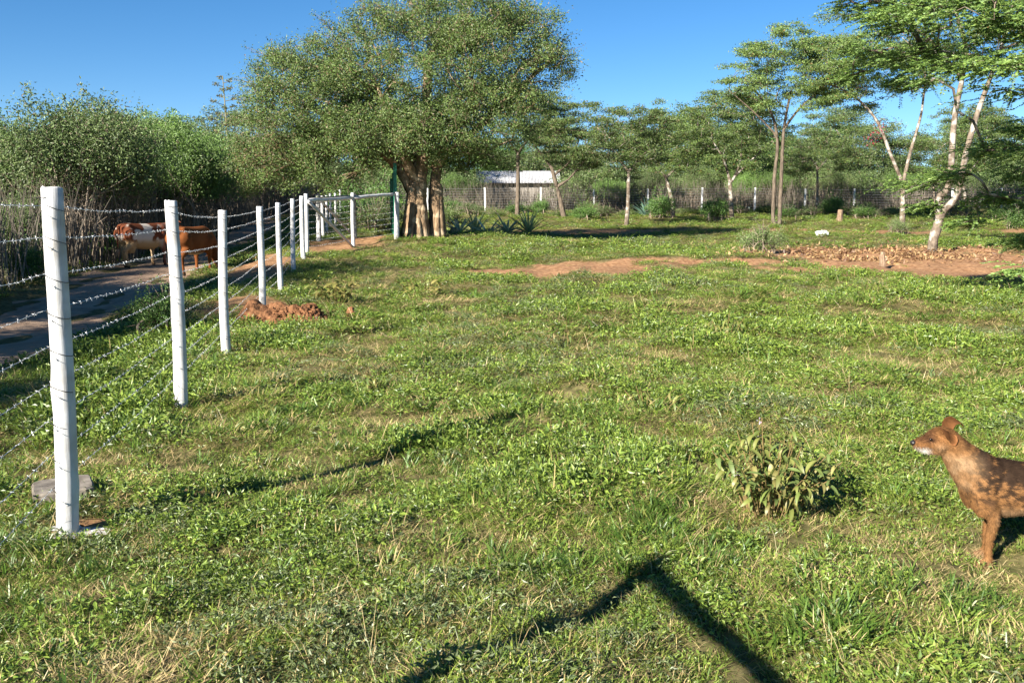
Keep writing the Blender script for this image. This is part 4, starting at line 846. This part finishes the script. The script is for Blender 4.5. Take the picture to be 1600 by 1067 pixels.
# ------------------------------------------------------------------ concrete slab and splash of paint at the nearest post
x, y = at(100, 5.62), 5.62; mb = MB()
M_SLAB = noise_mat('weathered_concrete', (.13, .11, .09), (.27, .24, .20), 14, (1, 1, 1), .95, .6, .01)
nn = 26; a = np.linspace(0, 2*np.pi, nn, endpoint=False); sq = 1/np.maximum(np.abs(np.cos(a)), np.abs(np.sin(a))); sq = np.minimum(sq, 1.28)*(1+rng.normal(size=nn)*.02)
V = np.concatenate([np.c_[np.cos(a)*sq*.165, np.sin(a)*sq*.16, np.full(nn, -.06)], np.c_[np.cos(a)*sq*.165, np.sin(a)*sq*.16, np.full(nn, .045)], np.c_[np.cos(a)*sq*.155, np.sin(a)*sq*.15, np.full(nn, .055)]]); k = np.arange(nn); k2 = (k+1) % nn
mb.add(V, np.concatenate([np.c_[q*nn+k, q*nn+k2, (q+1)*nn+k2, (q+1)*nn+k] for q in range(2)])); mb.F[(nn, 0)] = [np.array([2*nn+k])]
SLAB = (x, y)
tag(link('concrete_slab', mb.mesh('concrete_slab', M_SLAB), None, (x, y, gz(x, y)+.005), (.03, -.03, .5)), 'flat grey concrete slab lying in the grass behind the nearest post', 'slab')
x, y = nearp[1][0], nearp[1][1]; mb = MB(); nr_, na = 7, 30
V = [[0, 0, .03]]
for r_ in range(1, nr_+1):
    for q in range(na):
        a = q*2*np.pi/na; rr = .15*r_/nr_*(1+.35*math.sin(a*3+1)+.2*math.sin(a*5)+.25*math.cos(a)); V.append([rr*math.cos(a), rr*math.sin(a)*.85, 0])
V = np.array(V); V[:, 2] = zfun(V[:, 0]+x, V[:, 1]+y)-gz(x, y)+.012-.012*(np.hypot(V[:, 0], V[:, 1])/.2)**2+.004*rng.random(len(V))
mb.add(V, [[0, 1+q, 1+(q+1) % na] for q in range(na)]); b = np.array([[1+r_*na+q, 1+(r_+1)*na+q, 1+(r_+1)*na+(q+1) % na, 1+r_*na+(q+1) % na] for r_ in range(nr_-1) for q in range(na)]); mb.F.setdefault((4, 0), []).append(b)
tag(link('paint_splash', mb.mesh('paint_splash', noise_mat('spilt_white_paint', (.28, .22, .17), (.74, .73, .70), 26, (1, 1, 1), .8, .5, .01, None, 3, .42, .55), True), None, (x, y, gz(x, y))), 'white paint splashed on the soil round the nearest post', 'paint splash')

# ------------------------------------------------------------------ small things in the yard
def lump(name, label, cat, x, y, r, mt, sq=(1, 1, .7), jit=.12, up=.0):
    mb = MB(); ellipsoid(mb, (0, 0, r*sq[2]*.45+up), np.array(sq)*r, n=14); mb.V[0] += rng.normal(size=mb.V[0].shape)*r*jit
    return tag(link(name, mb.mesh(name, mt), None, (x, y, gz(x, y))), label, cat)
M_WHITE = noise_mat('white_stone', (.62, .62, .60), (.80, .80, .79), 6, (1, 1, 1), .7, .3, .02)
lump('white_rock', 'white lump lying on the soil path left of the leaf litter', 'rock', at(1284, 44), 44, .22, M_WHITE, (1.4, .8, .55))
M_STUMP = noise_mat('grey_stump_wood', (.13, .085, .055), (.34, .24, .16), 10, (2, 2, .5), .95, .8, .02)
x, y = at(1378, 26.6), 26.6; mb = MB(); tube(mb, [(0, 0, -.15), (.01, 0, .1), (0, .01, .28), (.015, 0, .40)], [.10, .078, .07, .062], 11, jit=.25)
tag(link('stump', mb.mesh('stump', M_STUMP), None, (x, y, gz(x, y))), 'short wooden stump on the red soil in front of the leaf litter', 'stump')
x, y = at(1312, 57), 57; mb = MB(); tube(mb, [(0, 0, -.15), (0, 0, .3), (.02, .01, .62)], [.22, .17, .14], 10, jit=.3)
tag(link('stump', mb.mesh('stump', M_STUMP), None, (x, y, gz(x, y))), 'brown cut stump in the grass near the far fence', 'stump')

# agaves
def agave(name, label, px, D, nl, L, wd, pal, el=(15, 75), sc=1, group=None):
    x = at(px, D); e = thing(name, label, 'agave', (x, D, gz(x, D)), rng.random()*6.28, group)
    for k in range(nl):
        mb = MB(); a = k*2.399; ev = R(el[0]+(el[1]-el[0])*(k/nl)**.8+rng.normal()*5); l = L*rng.uniform(.75, 1.15); t = np.linspace(0, 1, 8)
        ev_t = ev-.35*t**2; rr = np.cumsum(np.r_[0, np.cos(ev_t[1:])*l/7]); zz = np.cumsum(np.r_[0, np.sin(ev_t[1:])*l/7]); wq = wd*np.interp(t, [0, .35, .8, 1], [.65, 1, .5, .02])
        dr = np.array([math.cos(a), math.sin(a), 0]); sd_ = np.array([-math.sin(a), math.cos(a), 0]); cpt = dr*rr[:, None]+np.array([0, 0, 1.])*(zz[:, None]+.03)
        V = np.stack([cpt-sd_*wq[:, None]+[0, 0, 1]*wq[:, None]*.5, cpt-[0, 0, 1]*wq[:, None]*.15, cpt+sd_*wq[:, None]+[0, 0, 1]*wq[:, None]*.5], 1).reshape(-1, 3); q = np.arange(7)
        mb.add(V, np.concatenate([np.c_[q*3, q*3+1, q*3+4, q*3+3], np.c_[q*3+1, q*3+2, q*3+5, q*3+4]]), pick(pal, 1)[0]); link('leaf', mb.mesh('agave_leaf', M_BIGLEAF), e)
    return e
SIS = [(2, (.34, .40, .25)), (1, (.42, .46, .29)), (1, (.50, .47, .24))]; SISY = [(2, (.46, .46, .18)), (1, (.34, .42, .18)), (1, (.52, .48, .23))]
GA = 'agaves heaped beside the spreading tree'
agave('agave', 'yellowish upright agave rosette at the right of the agave heap', 826, 43.5, 26, 1.35, .055, SISY, (8, 80), group=GA)
agave('agave', 'grey-green agave rosette closest to the spreading tree', 718, 42.5, 24, 1.2, .065, SIS, (5, 60), group=GA)
agave('agave', 'sprawling agave in the middle of the agave heap', 762, 43, 26, 1.2, .07, SIS, (2, 45), group=GA)
agave('agave', 'tall spiky agave at the back of the agave heap', 742, 45, 24, 1.35, .06, SISY, (15, 80), group=GA)
agave('agave', 'dark agave between the heap and the yellowish rosette', 792, 44, 22, 1.15, .065, SIS, (5, 60), group=GA)
agave('agave', 'blue-green agave at the far fence beside the clipped round shrub', 1008, 63, 26, 1.2, .07, [(1, (.12, .22, .17)), (1, (.18, .27, .18))], (25, 85))
lump('cut_agave_heart', 'pale cut agave heart lying at the foot of the agave heap', 'agave heart', at(709, 39.5), 39.5, .22, noise_mat('agave_heart', (.2, .14, .07), (.42, .32, .16), 14, (1, 1, 1), .9, .6, .02), (1, 1, .9))
# flowering agave mast behind the hedge
x, D = at(360, 56), 56.0; zt = CAMZ+(347-126)/FPX*D; z0 = gz(x, D); H = zt-z0; e = thing('agave_flower_stalk', 'tall agave flower mast with tufted side branches against the sky', 'agave', (x, D, z0))
mb = MB(); P = bez([(0, 0, -.2), (.05, 0, H*.4), (-.05, 0, H*.75), (-.15, 0, H)], 8); tube(mb, P, np.linspace(.07, .02, len(P)), 7, (.19, .17, .09)); link('mast', mb.mesh('mast', M_STICK), e)
for k in range(17):
    f = .60+.40*k/17; c = np.array([-.02-.13*(f-.6)/.4, 0, H*f]); a = k*2.5; L = (1-f)*1.6+.35; d = np.array([math.cos(a)*L, math.sin(a)*L, .12+.1*L]); mb = MB(); tube(mb, [c, c+d*.5-[0, 0, .04], c+d], [.022, .016, .012], 4, (.19, .17, .09), False)
    foliage(mb, [c+d, c+d*.86], 26, (.13, .13, .07), (.07, .15), .5, .2, [(2, (.13, .15, .06)), (1, (.17, .13, .06))]); link('flower_branch', mb.mesh('flower_branch', M_LEAF), e)

# low shrubs
for lb, px, D, k, sc in [('clipped round green shrub at the far fence left of the many-forked acacia', 1032, 60, 0, 1.25), ('round green shrub at the foot of the many-forked acacia', 1118, 57, 0, 1.15), ('silvery grey shrub beside the leaf litter', 1187, 31.5, 1, .85),
                         ('dark green shrub at the far fence behind the stump', 1300, 66, 0, 1.1), ('olive shrub in front of the far fence left of the y-shaped acacia', 1340, 64, 2, 1.3), ('small grey bush at the foot of the y-shaped acacia', 1402, 48, 1, .7),
                         ('low olive shrub at the far fence right of the agave heap', 925, 66, 2, 1.2), ('low green shrub right of the gnarled acacia', 1590, 50, 0, .9), ('green shrub under the far fence post near the slim acacia', 845, 67, 0, .9), ('green shrub growing behind the rail fence at the gate', 560, 52, 0, 1.5), ('olive shrub growing behind the green gate', 590, 49, 2, 1.6), ('bushy green shrub against the brushwood left of the gate', 545, 64, 0, 2.2), ('leafy shrub against the brushwood between gate and trunk', 600, 63, 0, 1.9),
                         ('low shrub right of the spreading trunk', 700, 55, 2, 1.3), ('dark shrub on the verge below the roadside hedge', 40, 24, 0, .8), ('small dark shrub beside the road at the pied cow', 150, 31, 0, .9), ('leafy shrub on the grass bank beside the second post', 250, 14.2, 0, .55)]:
    x = at(px, D); plant('shrub', lb, 'shrub', *B_LOW[k], (x, D, gz(x, D)), rng.random()*6.28, sc, None, ('stems', 'crown'))

for q in range(26):
    px = 690+q*36+rng.normal()*10; D = rng.uniform(58, 68.5); x = at(px, D)
    plant('shrub', 'knee-high scrub growing in the rough strip before the far fence', 'shrub', *B_LOW[q % 3], (x, D, gz(x, D)), rng.random()*6.28, (rng.uniform(.9, 1.5), 1.0, rng.uniform(.5, .85)), 'scrub before the far fence', ('stems', 'crown'))
# broad-leaved weeds; every large leaf is a part
def leaf_mesh(L, W, col, droop=.5, fold=.3, n=7):
    t = np.linspace(0, 1, n); a = .25-droop*1.9*t; x = np.cumsum(np.r_[0, np.cos(a[1:])*L/(n-1)]); z = np.cumsum(np.r_[0, np.sin(a[1:])*L/(n-1)]); wq = W*.5*np.sin(np.pi*np.clip(t*.94+.06, 0, 1))**.75
    V = np.stack([np.c_[x, -wq, z+wq*fold], np.c_[x, np.zeros(n), z], np.c_[x, wq, z+wq*fold]], 1).reshape(-1, 3); q = np.arange(n-1); mb = MB(); c = np.tile(np.array(col), (len(V), 1)); c[1::3] *= 1.25
    mb.add(V, np.concatenate([np.c_[q*3, q*3+1, q*3+4, q*3+3], np.c_[q*3+1, q*3+2, q*3+5, q*3+4]]), c); return mb.mesh('leaf', M_BIGLEAF, True)
LV = [leaf_mesh(.13, .031, tuple(np.array(c)*.95), d) for c, d in (((.18, .205, .05), .75), ((.20, .215, .055), .9), ((.14, .185, .045), .65), ((.24, .22, .07), 1.0), ((.13, .18, .05), .55))]
def weed(name, label, px, D, stems, h, spread, lsc, lv=LV, per=6, flower=False, cat='weed'):
    x = at(px, D); e = thing(name, label, cat, (x, D, gz(x, D)), 0); mb = MB(); tips = []
    for k in range(stems):
        a = rng.random()*6.28; q = spread*math.sqrt(rng.random()); b = np.array([math.cos(a)*q*.35, math.sin(a)*q*.35, -.03]); t = np.array([math.cos(a)*q, math.sin(a)*q, h*rng.uniform(.55, 1.0)*(1-.35*q/max(spread, .01))]); P = bez([b, (b+t)/2+[0, 0, h*.08], t], 6); tube(mb, P, np.linspace(.005, .0025, len(P)), 5, (.17, .12, .05), False)
        for j in range(per):
            f = .35+.65*j/(per-1); p = P[min(len(P)-1, int(f*(len(P)-1)))]; l = link('leaf', lv[rng.integers(len(lv))], e, p, (rng.normal()*.25, rng.normal()*.25-.1*(j == per-1), j*2.4+a+rng.normal()*.3)); s_ = lsc*rng.uniform(.65, 1.15)*(1.0-.25*(j == per-1)); l.scale = (s_,)*3
        tips.append(P[-1])
    link('stem', mb.mesh('stem', M_STICK), e)
    if flower:
        for p in random.sample(tips, min(3, len(tips))):
            mb = MB(); foliage(mb, [p+np.array([0, 0, .02])], 9, (.008, .008, .010), (.010, .018), .5, 0, [(1, (.42, .30, .45)), (1, (.55, .5, .55))]); link('flower', mb.mesh('flower', M_BIGLEAF), e)
    return e
weed('broadleaf_weed', 'large bushy weed with drooping olive leaves left of the dog', 1200, 5.4, 46, .58, .40, .88, per=9, flower=True)
weed('broadleaf_weed', 'lone weed with hanging pointed leaves right of the second post', 424, 8.1, 2, .30, .05, 1.25, per=6)
weed('broadleaf_weed', 'small rosette weed in the grass below the dog', 1400, 4.15, 3, .12, .05, .8, per=6)
weed('broadleaf_weed', 'leafy weed in the middle of the meadow with hanging leaves', 590, 9.2, 7, .30, .24, .85, per=6)
weed('broadleaf_weed', 'drooping weed patch left of the large bushy weed', 1010, 8.2, 9, .26, .34, .8, per=6)
weed('broadleaf_weed', 'tall leafy weed in the open meadow right of centre', 1135, 13.2, 12, .48, .45, 1.1, per=7)
weed('broadleaf_weed', 'broad weed clump in the open meadow left of centre', 890, 12.4, 12, .38, .55, 1.0, per=6)
YEL = [leaf_mesh(.13, .045, (.21, .20, .05), .4), leaf_mesh(.12, .04, (.15, .17, .045), .6), leaf_mesh(.14, .04, (.26, .23, .07), .5)]
weed('broadleaf_weed', 'yellow-green leafy weed just behind the soil heap', 525, 17.6, 18, .62, .6, 1.5, YEL, 7)
weed('broadleaf_weed', 'yellow-green weed right of the soil heap at the edge of shade', 655, 18.6, 10, .45, .7, 1.4, YEL, 6)

# dry curled leaves under the gnarled acacia
mb = MB(); n = 5200; x = rng.normal(size=n)*2.3+at(1345, 31.5); y = rng.normal(size=n)*1.75+31.3; k = (fbm(x*.7, y*.7, 33) > .36); x = x[k]; y = y[k]
c = np.c_[x, y, zfun(x, y)+.02]; foliage(mb, c, 1, (.01, .01, .02), (.08, .19), .5, .5, [(2, (.27, .15, .07)), (2, (.42, .28, .13)), (1, (.15, .075, .04))])
tag(link('leaf_litter', mb.mesh('leaf_litter', M_LEAF)), 'dry brown leaves littered round the gnarled acacia', 'leaves', None, 'stuff')

# ------------------------------------------------------------------ grass: clumps scattered by geometry nodes
GSRC = bpy.data.collections.new('grass_clumps')
def blades(mb, n, rad, hl, wd, pal, bend=(.3, 1.1), lean=.35, seg=3, tilt=.3):
    th = rng.random(n)*6.28; q = rad*np.sqrt(rng.random(n)); B = np.c_[np.cos(th)*q, np.sin(th)*q, np.full(n, -.01)]; az = th+rng.normal(size=n)*.9; L = rng.uniform(hl[0], hl[1], n); t0 = tilt+np.abs(rng.normal(size=n))*lean; bd = rng.uniform(bend[0], bend[1], n); W = rng.uniform(wd[0], wd[1], n)
    d = np.c_[np.cos(az), np.sin(az), np.zeros(n)]; tw = az+1.57+rng.normal(size=n)*.6; s = np.c_[np.cos(tw), np.sin(tw), np.zeros(n)]; p = B.copy(); rows = []
    for k in range(seg+1):
        f = k/seg; a = t0+bd*f*f*1.3; wk = W*(.8, 1, .75, .05)[k] if seg == 3 else W*(1-f)
        rows.append((p-s*wk[:, None]*.5, p+s*wk[:, None]*.5)); p = p+(d*np.sin(a)[:, None]+np.array([0, 0, 1.])*np.cos(a)[:, None])*(L/seg)[:, None]
    V = np.stack([r_ for ab in rows for r_ in ab], 1); m = 2*(seg+1); f0 = np.arange(n)[:, None]*m; F = np.concatenate([f0+np.array([[2*k, 2*k+1, 2*k+3, 2*k+2]]) for k in range(seg)])
    c = pick(pal, n); cc = np.repeat(c, m, axis=0).reshape(n, m, 3); mb.add(V.reshape(-1, 3), F, cc.reshape(-1, 3))
def herb(mb, n, rad, h, lf, asp, pal, flat=.3):
    th = rng.random(n)*6.28; q = rad*np.sqrt(rng.random(n)); P = np.c_[np.cos(th)*q, np.sin(th)*q, rng.random(n)*h*(1-.5*(q/rad)**2)]
    foliage(mb, P, 1, (.004, .004, .004), lf, asp, flat, pal)
GR = [(6, (.180, .255, .036)), (4, (.255, .325, .050)), (2, (.100, .170, .030)), (2.6, (.52, .42, .18))]
GRD = [(4, (.16, .23, .04)), (3, (.23, .28, .06)), (4, (.54, .43, .20)), (2, (.38, .28, .13))]
DRY = [(4, (.54, .43, .22)), (3, (.42, .31, .15)), (2, (.28, .19, .09)), (1, (.19, .22, .06))]
HB = [(4, (.150, .225, .034)), (3, (.21, .285, .046)), (2, (.09, .155, .027))]
HB2 = [(3, (.14, .18, .07)), (2, (.20, .235, .10)), (1, (.10, .14, .06))]
clumps = []
def clump(fn):
    mb = MB(); fn(mb); o = bpy.data.objects.new('clump_%02d' % len(clumps), mb.mesh('clump', M_GRASS)); GSRC.objects.link(o); clumps.append(o)
for _ in range(3): clump(lambda m: (blades(m, 66, .09, (.035, .095), (.0032, .006), GR, (.3, 1.5), .7, tilt=.5), herb(m, 9, .09, .04, (.014, .03), .5, HB)))            # 0-2 green turf
for _ in range(2): clump(lambda m: blades(m, 72, .095, (.035, .09), (.0028, .0055), GRD, (.5, 1.5), .6, tilt=.75))                                          # 3-4 mixed turf
for _ in range(2): clump(lambda m: blades(m, 60, .115, (.04, .11), (.002, .0042), DRY, (-.2, .9), .5, tilt=1.0))                                        # 5-6 straw
for _ in range(2): clump(lambda m: (herb(m, 95, .11, .075, (.016, .036), .42, HB), blades(m, 30, .11, (.04, .11), (.003, .005), GR, (.3, 1.4), .7)))           # 7-8 leafy herb
clump(lambda m: (blades(m, 34, .075, (.07, .14), (.005, .0095), [(4, (.085, .165, .025)), (3, (.12, .20, .03)), (1, (.2, .22, .05))], (.4, 1.3), .45)))   # 9 broad tuft
clump(lambda m: (herb(m, 100, .12, .035, (.011, .022), .6, HB), blades(m, 34, .12, (.03, .08), (.0025, .0045), GRD, (.5, 1.7), .9)))                                                                                # 10 low mat
clump(lambda m: (herb(m, 100, .12, .08, (.014, .03), .36, HB2), blades(m, 24, .12, (.04, .10), (.0025, .0045), GRD, (.4, 1.5), .8)))                                                                                 # 11 grey herb
clump(lambda m: blades(m, 7, .10, (.12, .24), (.0013, .0024), DRY, (.2, 1.2), .8))                                                            # 12 dry stalks
clump(lambda m: (blades(m, 38, .08, (.03, .08), (.003, .0055), GRD, (.3, 1.4), .7), herb(m, 14, .08, .03, (.012, .026), .5, HB)))                 # 13 sparse
def scatter():
    Pts = []
    D0, D1 = 2.4, 78.0; Dt = np.linspace(D0, D1, 600)
    dens = 330*(4.6/np.maximum(Dt, 4.6))**1.60; wid = 2*(.60*Dt+1.6); w_ = dens*wid; cum = np.r_[0, np.cumsum((w_[1:]+w_[:-1])/2*np.diff(Dt))]; N = int(cum[-1])
    D = np.interp(rng.random(N)*cum[-1], cum, Dt); x = (rng.random(N)*2-1)*(.60*D+1.6); y = D
    return x, y
gx_, gy_ = scatter()
rm = road_mask(gx_, gy_, .35); sm = soil_mask(gx_, gy_); dr = dry_mask(gx_, gy_); rr = rng.random(len(gx_)); l_, r_e = road_edges(gy_)
keep = (rr > rm*1.02) & (rng.random(len(gx_)) > np.clip(sm*1.25, 0, .988)) & (gx_ > hedge_x(gy_)-2)
keep &= np.hypot(gx_-nearp[1][0]-.02, gy_-nearp[1][1]) > .16
keep &= (np.abs(gx_-SLAB[0]) > .2) | (np.abs(gy_-SLAB[1]) > .2)
hq = ((gx_-hx+.05)/.95)**2+((gy_-hy)/.42)**2; keep &= hq > 1
gx_, gy_, sm, dr = gx_[keep], gy_[keep], sm[keep], dr[keep]; n = len(gx_)
lf = sstep(.54, .66, fbm(gx_*.62+3, gy_*.62, 44, 3))*sstep(3.5, 6.0, gy_); hb = np.maximum(sstep(.52, .66, fbm(gx_*.9+5, gy_*.9, 41, 3)), lf*1.3); gh = sstep(.60, .7, fbm(gx_*.5, gy_*.5+9, 42, 2)); bt = sstep(.6, .7, fbm(gx_*1.6, gy_*1.6, 43, 2)); far = sstep(14, 30, gy_)
W = np.stack([np.full(n, .55)*(1-dr)]*3+[.80+1.1*dr]*2+[.22+.9*dr]*2+[.06+1.0*hb+.2*far]*2+[.06+1.0*bt, .10+.6*hb, .04+.9*gh+.1*far, .16*(1-far)+.1*dr, .4+0*dr], 1)
W = np.maximum(W, .01); W /= W.sum(1, keepdims=True); idx = (W.cumsum(1) > rng.random((n, 1))).argmax(1)
sc = (np.maximum(gy_, 4.6)/4.6)**.55*rng.uniform(.65, 1.2, n)*(1-.35*sm); sc *= np.interp(fbm(gx_*1.25, gy_*1.25, 3, 3), [.3, .7], [.8, 1.25]); sc = np.where(idx == 12, np.minimum(sc, 2.0), sc); lump_ = lf*(idx >= 7)*(idx <= 11)*(idx != 9); sc = sc*(1+.12*lump_); big = (rng.random(n) < .10)*(idx >= 7)*(idx <= 11); sc = np.where(big, sc*rng.uniform(1.1, 1.5, n), sc)
left = gx_ < fence_x(gy_)-.3; sc = np.where(left, sc*1.05, sc); sc = np.where((gy_ > 40), sc*.85, sc)
zz = zfun(gx_, gy_); rot = np.c_[rng.normal(size=n)*.12, rng.normal(size=n)*.12, rng.random(n)*6.283]
pm_ = bpy.data.meshes.new('grass'); pm_.vertices.add(n); pm_.vertices.foreach_set('co', np.c_[gx_, gy_, zz].ravel().astype(np.float32))
a = pm_.attributes.new('rot', 'FLOAT_VECTOR', 'POINT'); a.data.foreach_set('vector', rot.ravel().astype(np.float32))
scv = np.c_[sc, sc, np.where(sc > 1, sc**.42, sc)*(1+.7*lump_)]*np.where(gy_ > 20, .9, 1)[:, None]; a = pm_.attributes.new('scl', 'FLOAT_VECTOR', 'POINT'); a.data.foreach_set('vector', scv.ravel().astype(np.float32))
a = pm_.attributes.new('pick', 'INT', 'POINT'); a.data.foreach_set('value', idx.astype(np.int32))
pm_.update(); go = link('grass', pm_)
ng = bpy.data.node_groups.new('scatter_clumps', 'GeometryNodeTree'); ng.interface.new_socket('Geometry', in_out='INPUT', socket_type='NodeSocketGeometry'); ng.interface.new_socket('Geometry', in_out='OUTPUT', socket_type='NodeSocketGeometry')
gi = ng.nodes.new('NodeGroupInput'); gout = ng.nodes.new('NodeGroupOutput'); ip = ng.nodes.new('GeometryNodeInstanceOnPoints'); ci = ng.nodes.new('GeometryNodeCollectionInfo')
ci.inputs['Collection'].default_value = GSRC; ci.inputs['Separate Children'].default_value = True; ci.inputs['Reset Children'].default_value = True
def named(t, nm): q = ng.nodes.new('GeometryNodeInputNamedAttribute'); q.data_type = t; q.inputs['Name'].default_value = nm; return q.outputs['Attribute']
er = ng.nodes.new('FunctionNodeEulerToRotation'); ng.links.new(named('FLOAT_VECTOR', 'rot'), er.inputs[0])
ng.links.new(gi.outputs[0], ip.inputs['Points']); ng.links.new(ci.outputs[0], ip.inputs['Instance']); ip.inputs['Pick Instance'].default_value = True
ng.links.new(named('INT', 'pick'), ip.inputs['Instance Index']); ng.links.new(er.outputs[0], ip.inputs['Rotation']); ng.links.new(named('FLOAT_VECTOR', 'scl'), ip.inputs['Scale']); ng.links.new(ip.outputs[0], gout.inputs[0])
md = go.modifiers.new('scatter', 'NODES'); md.node_group = ng
tag(go, 'short green and straw-coloured meadow grass with low herbs', 'grass', None, 'stuff')
print('grass clumps', n)
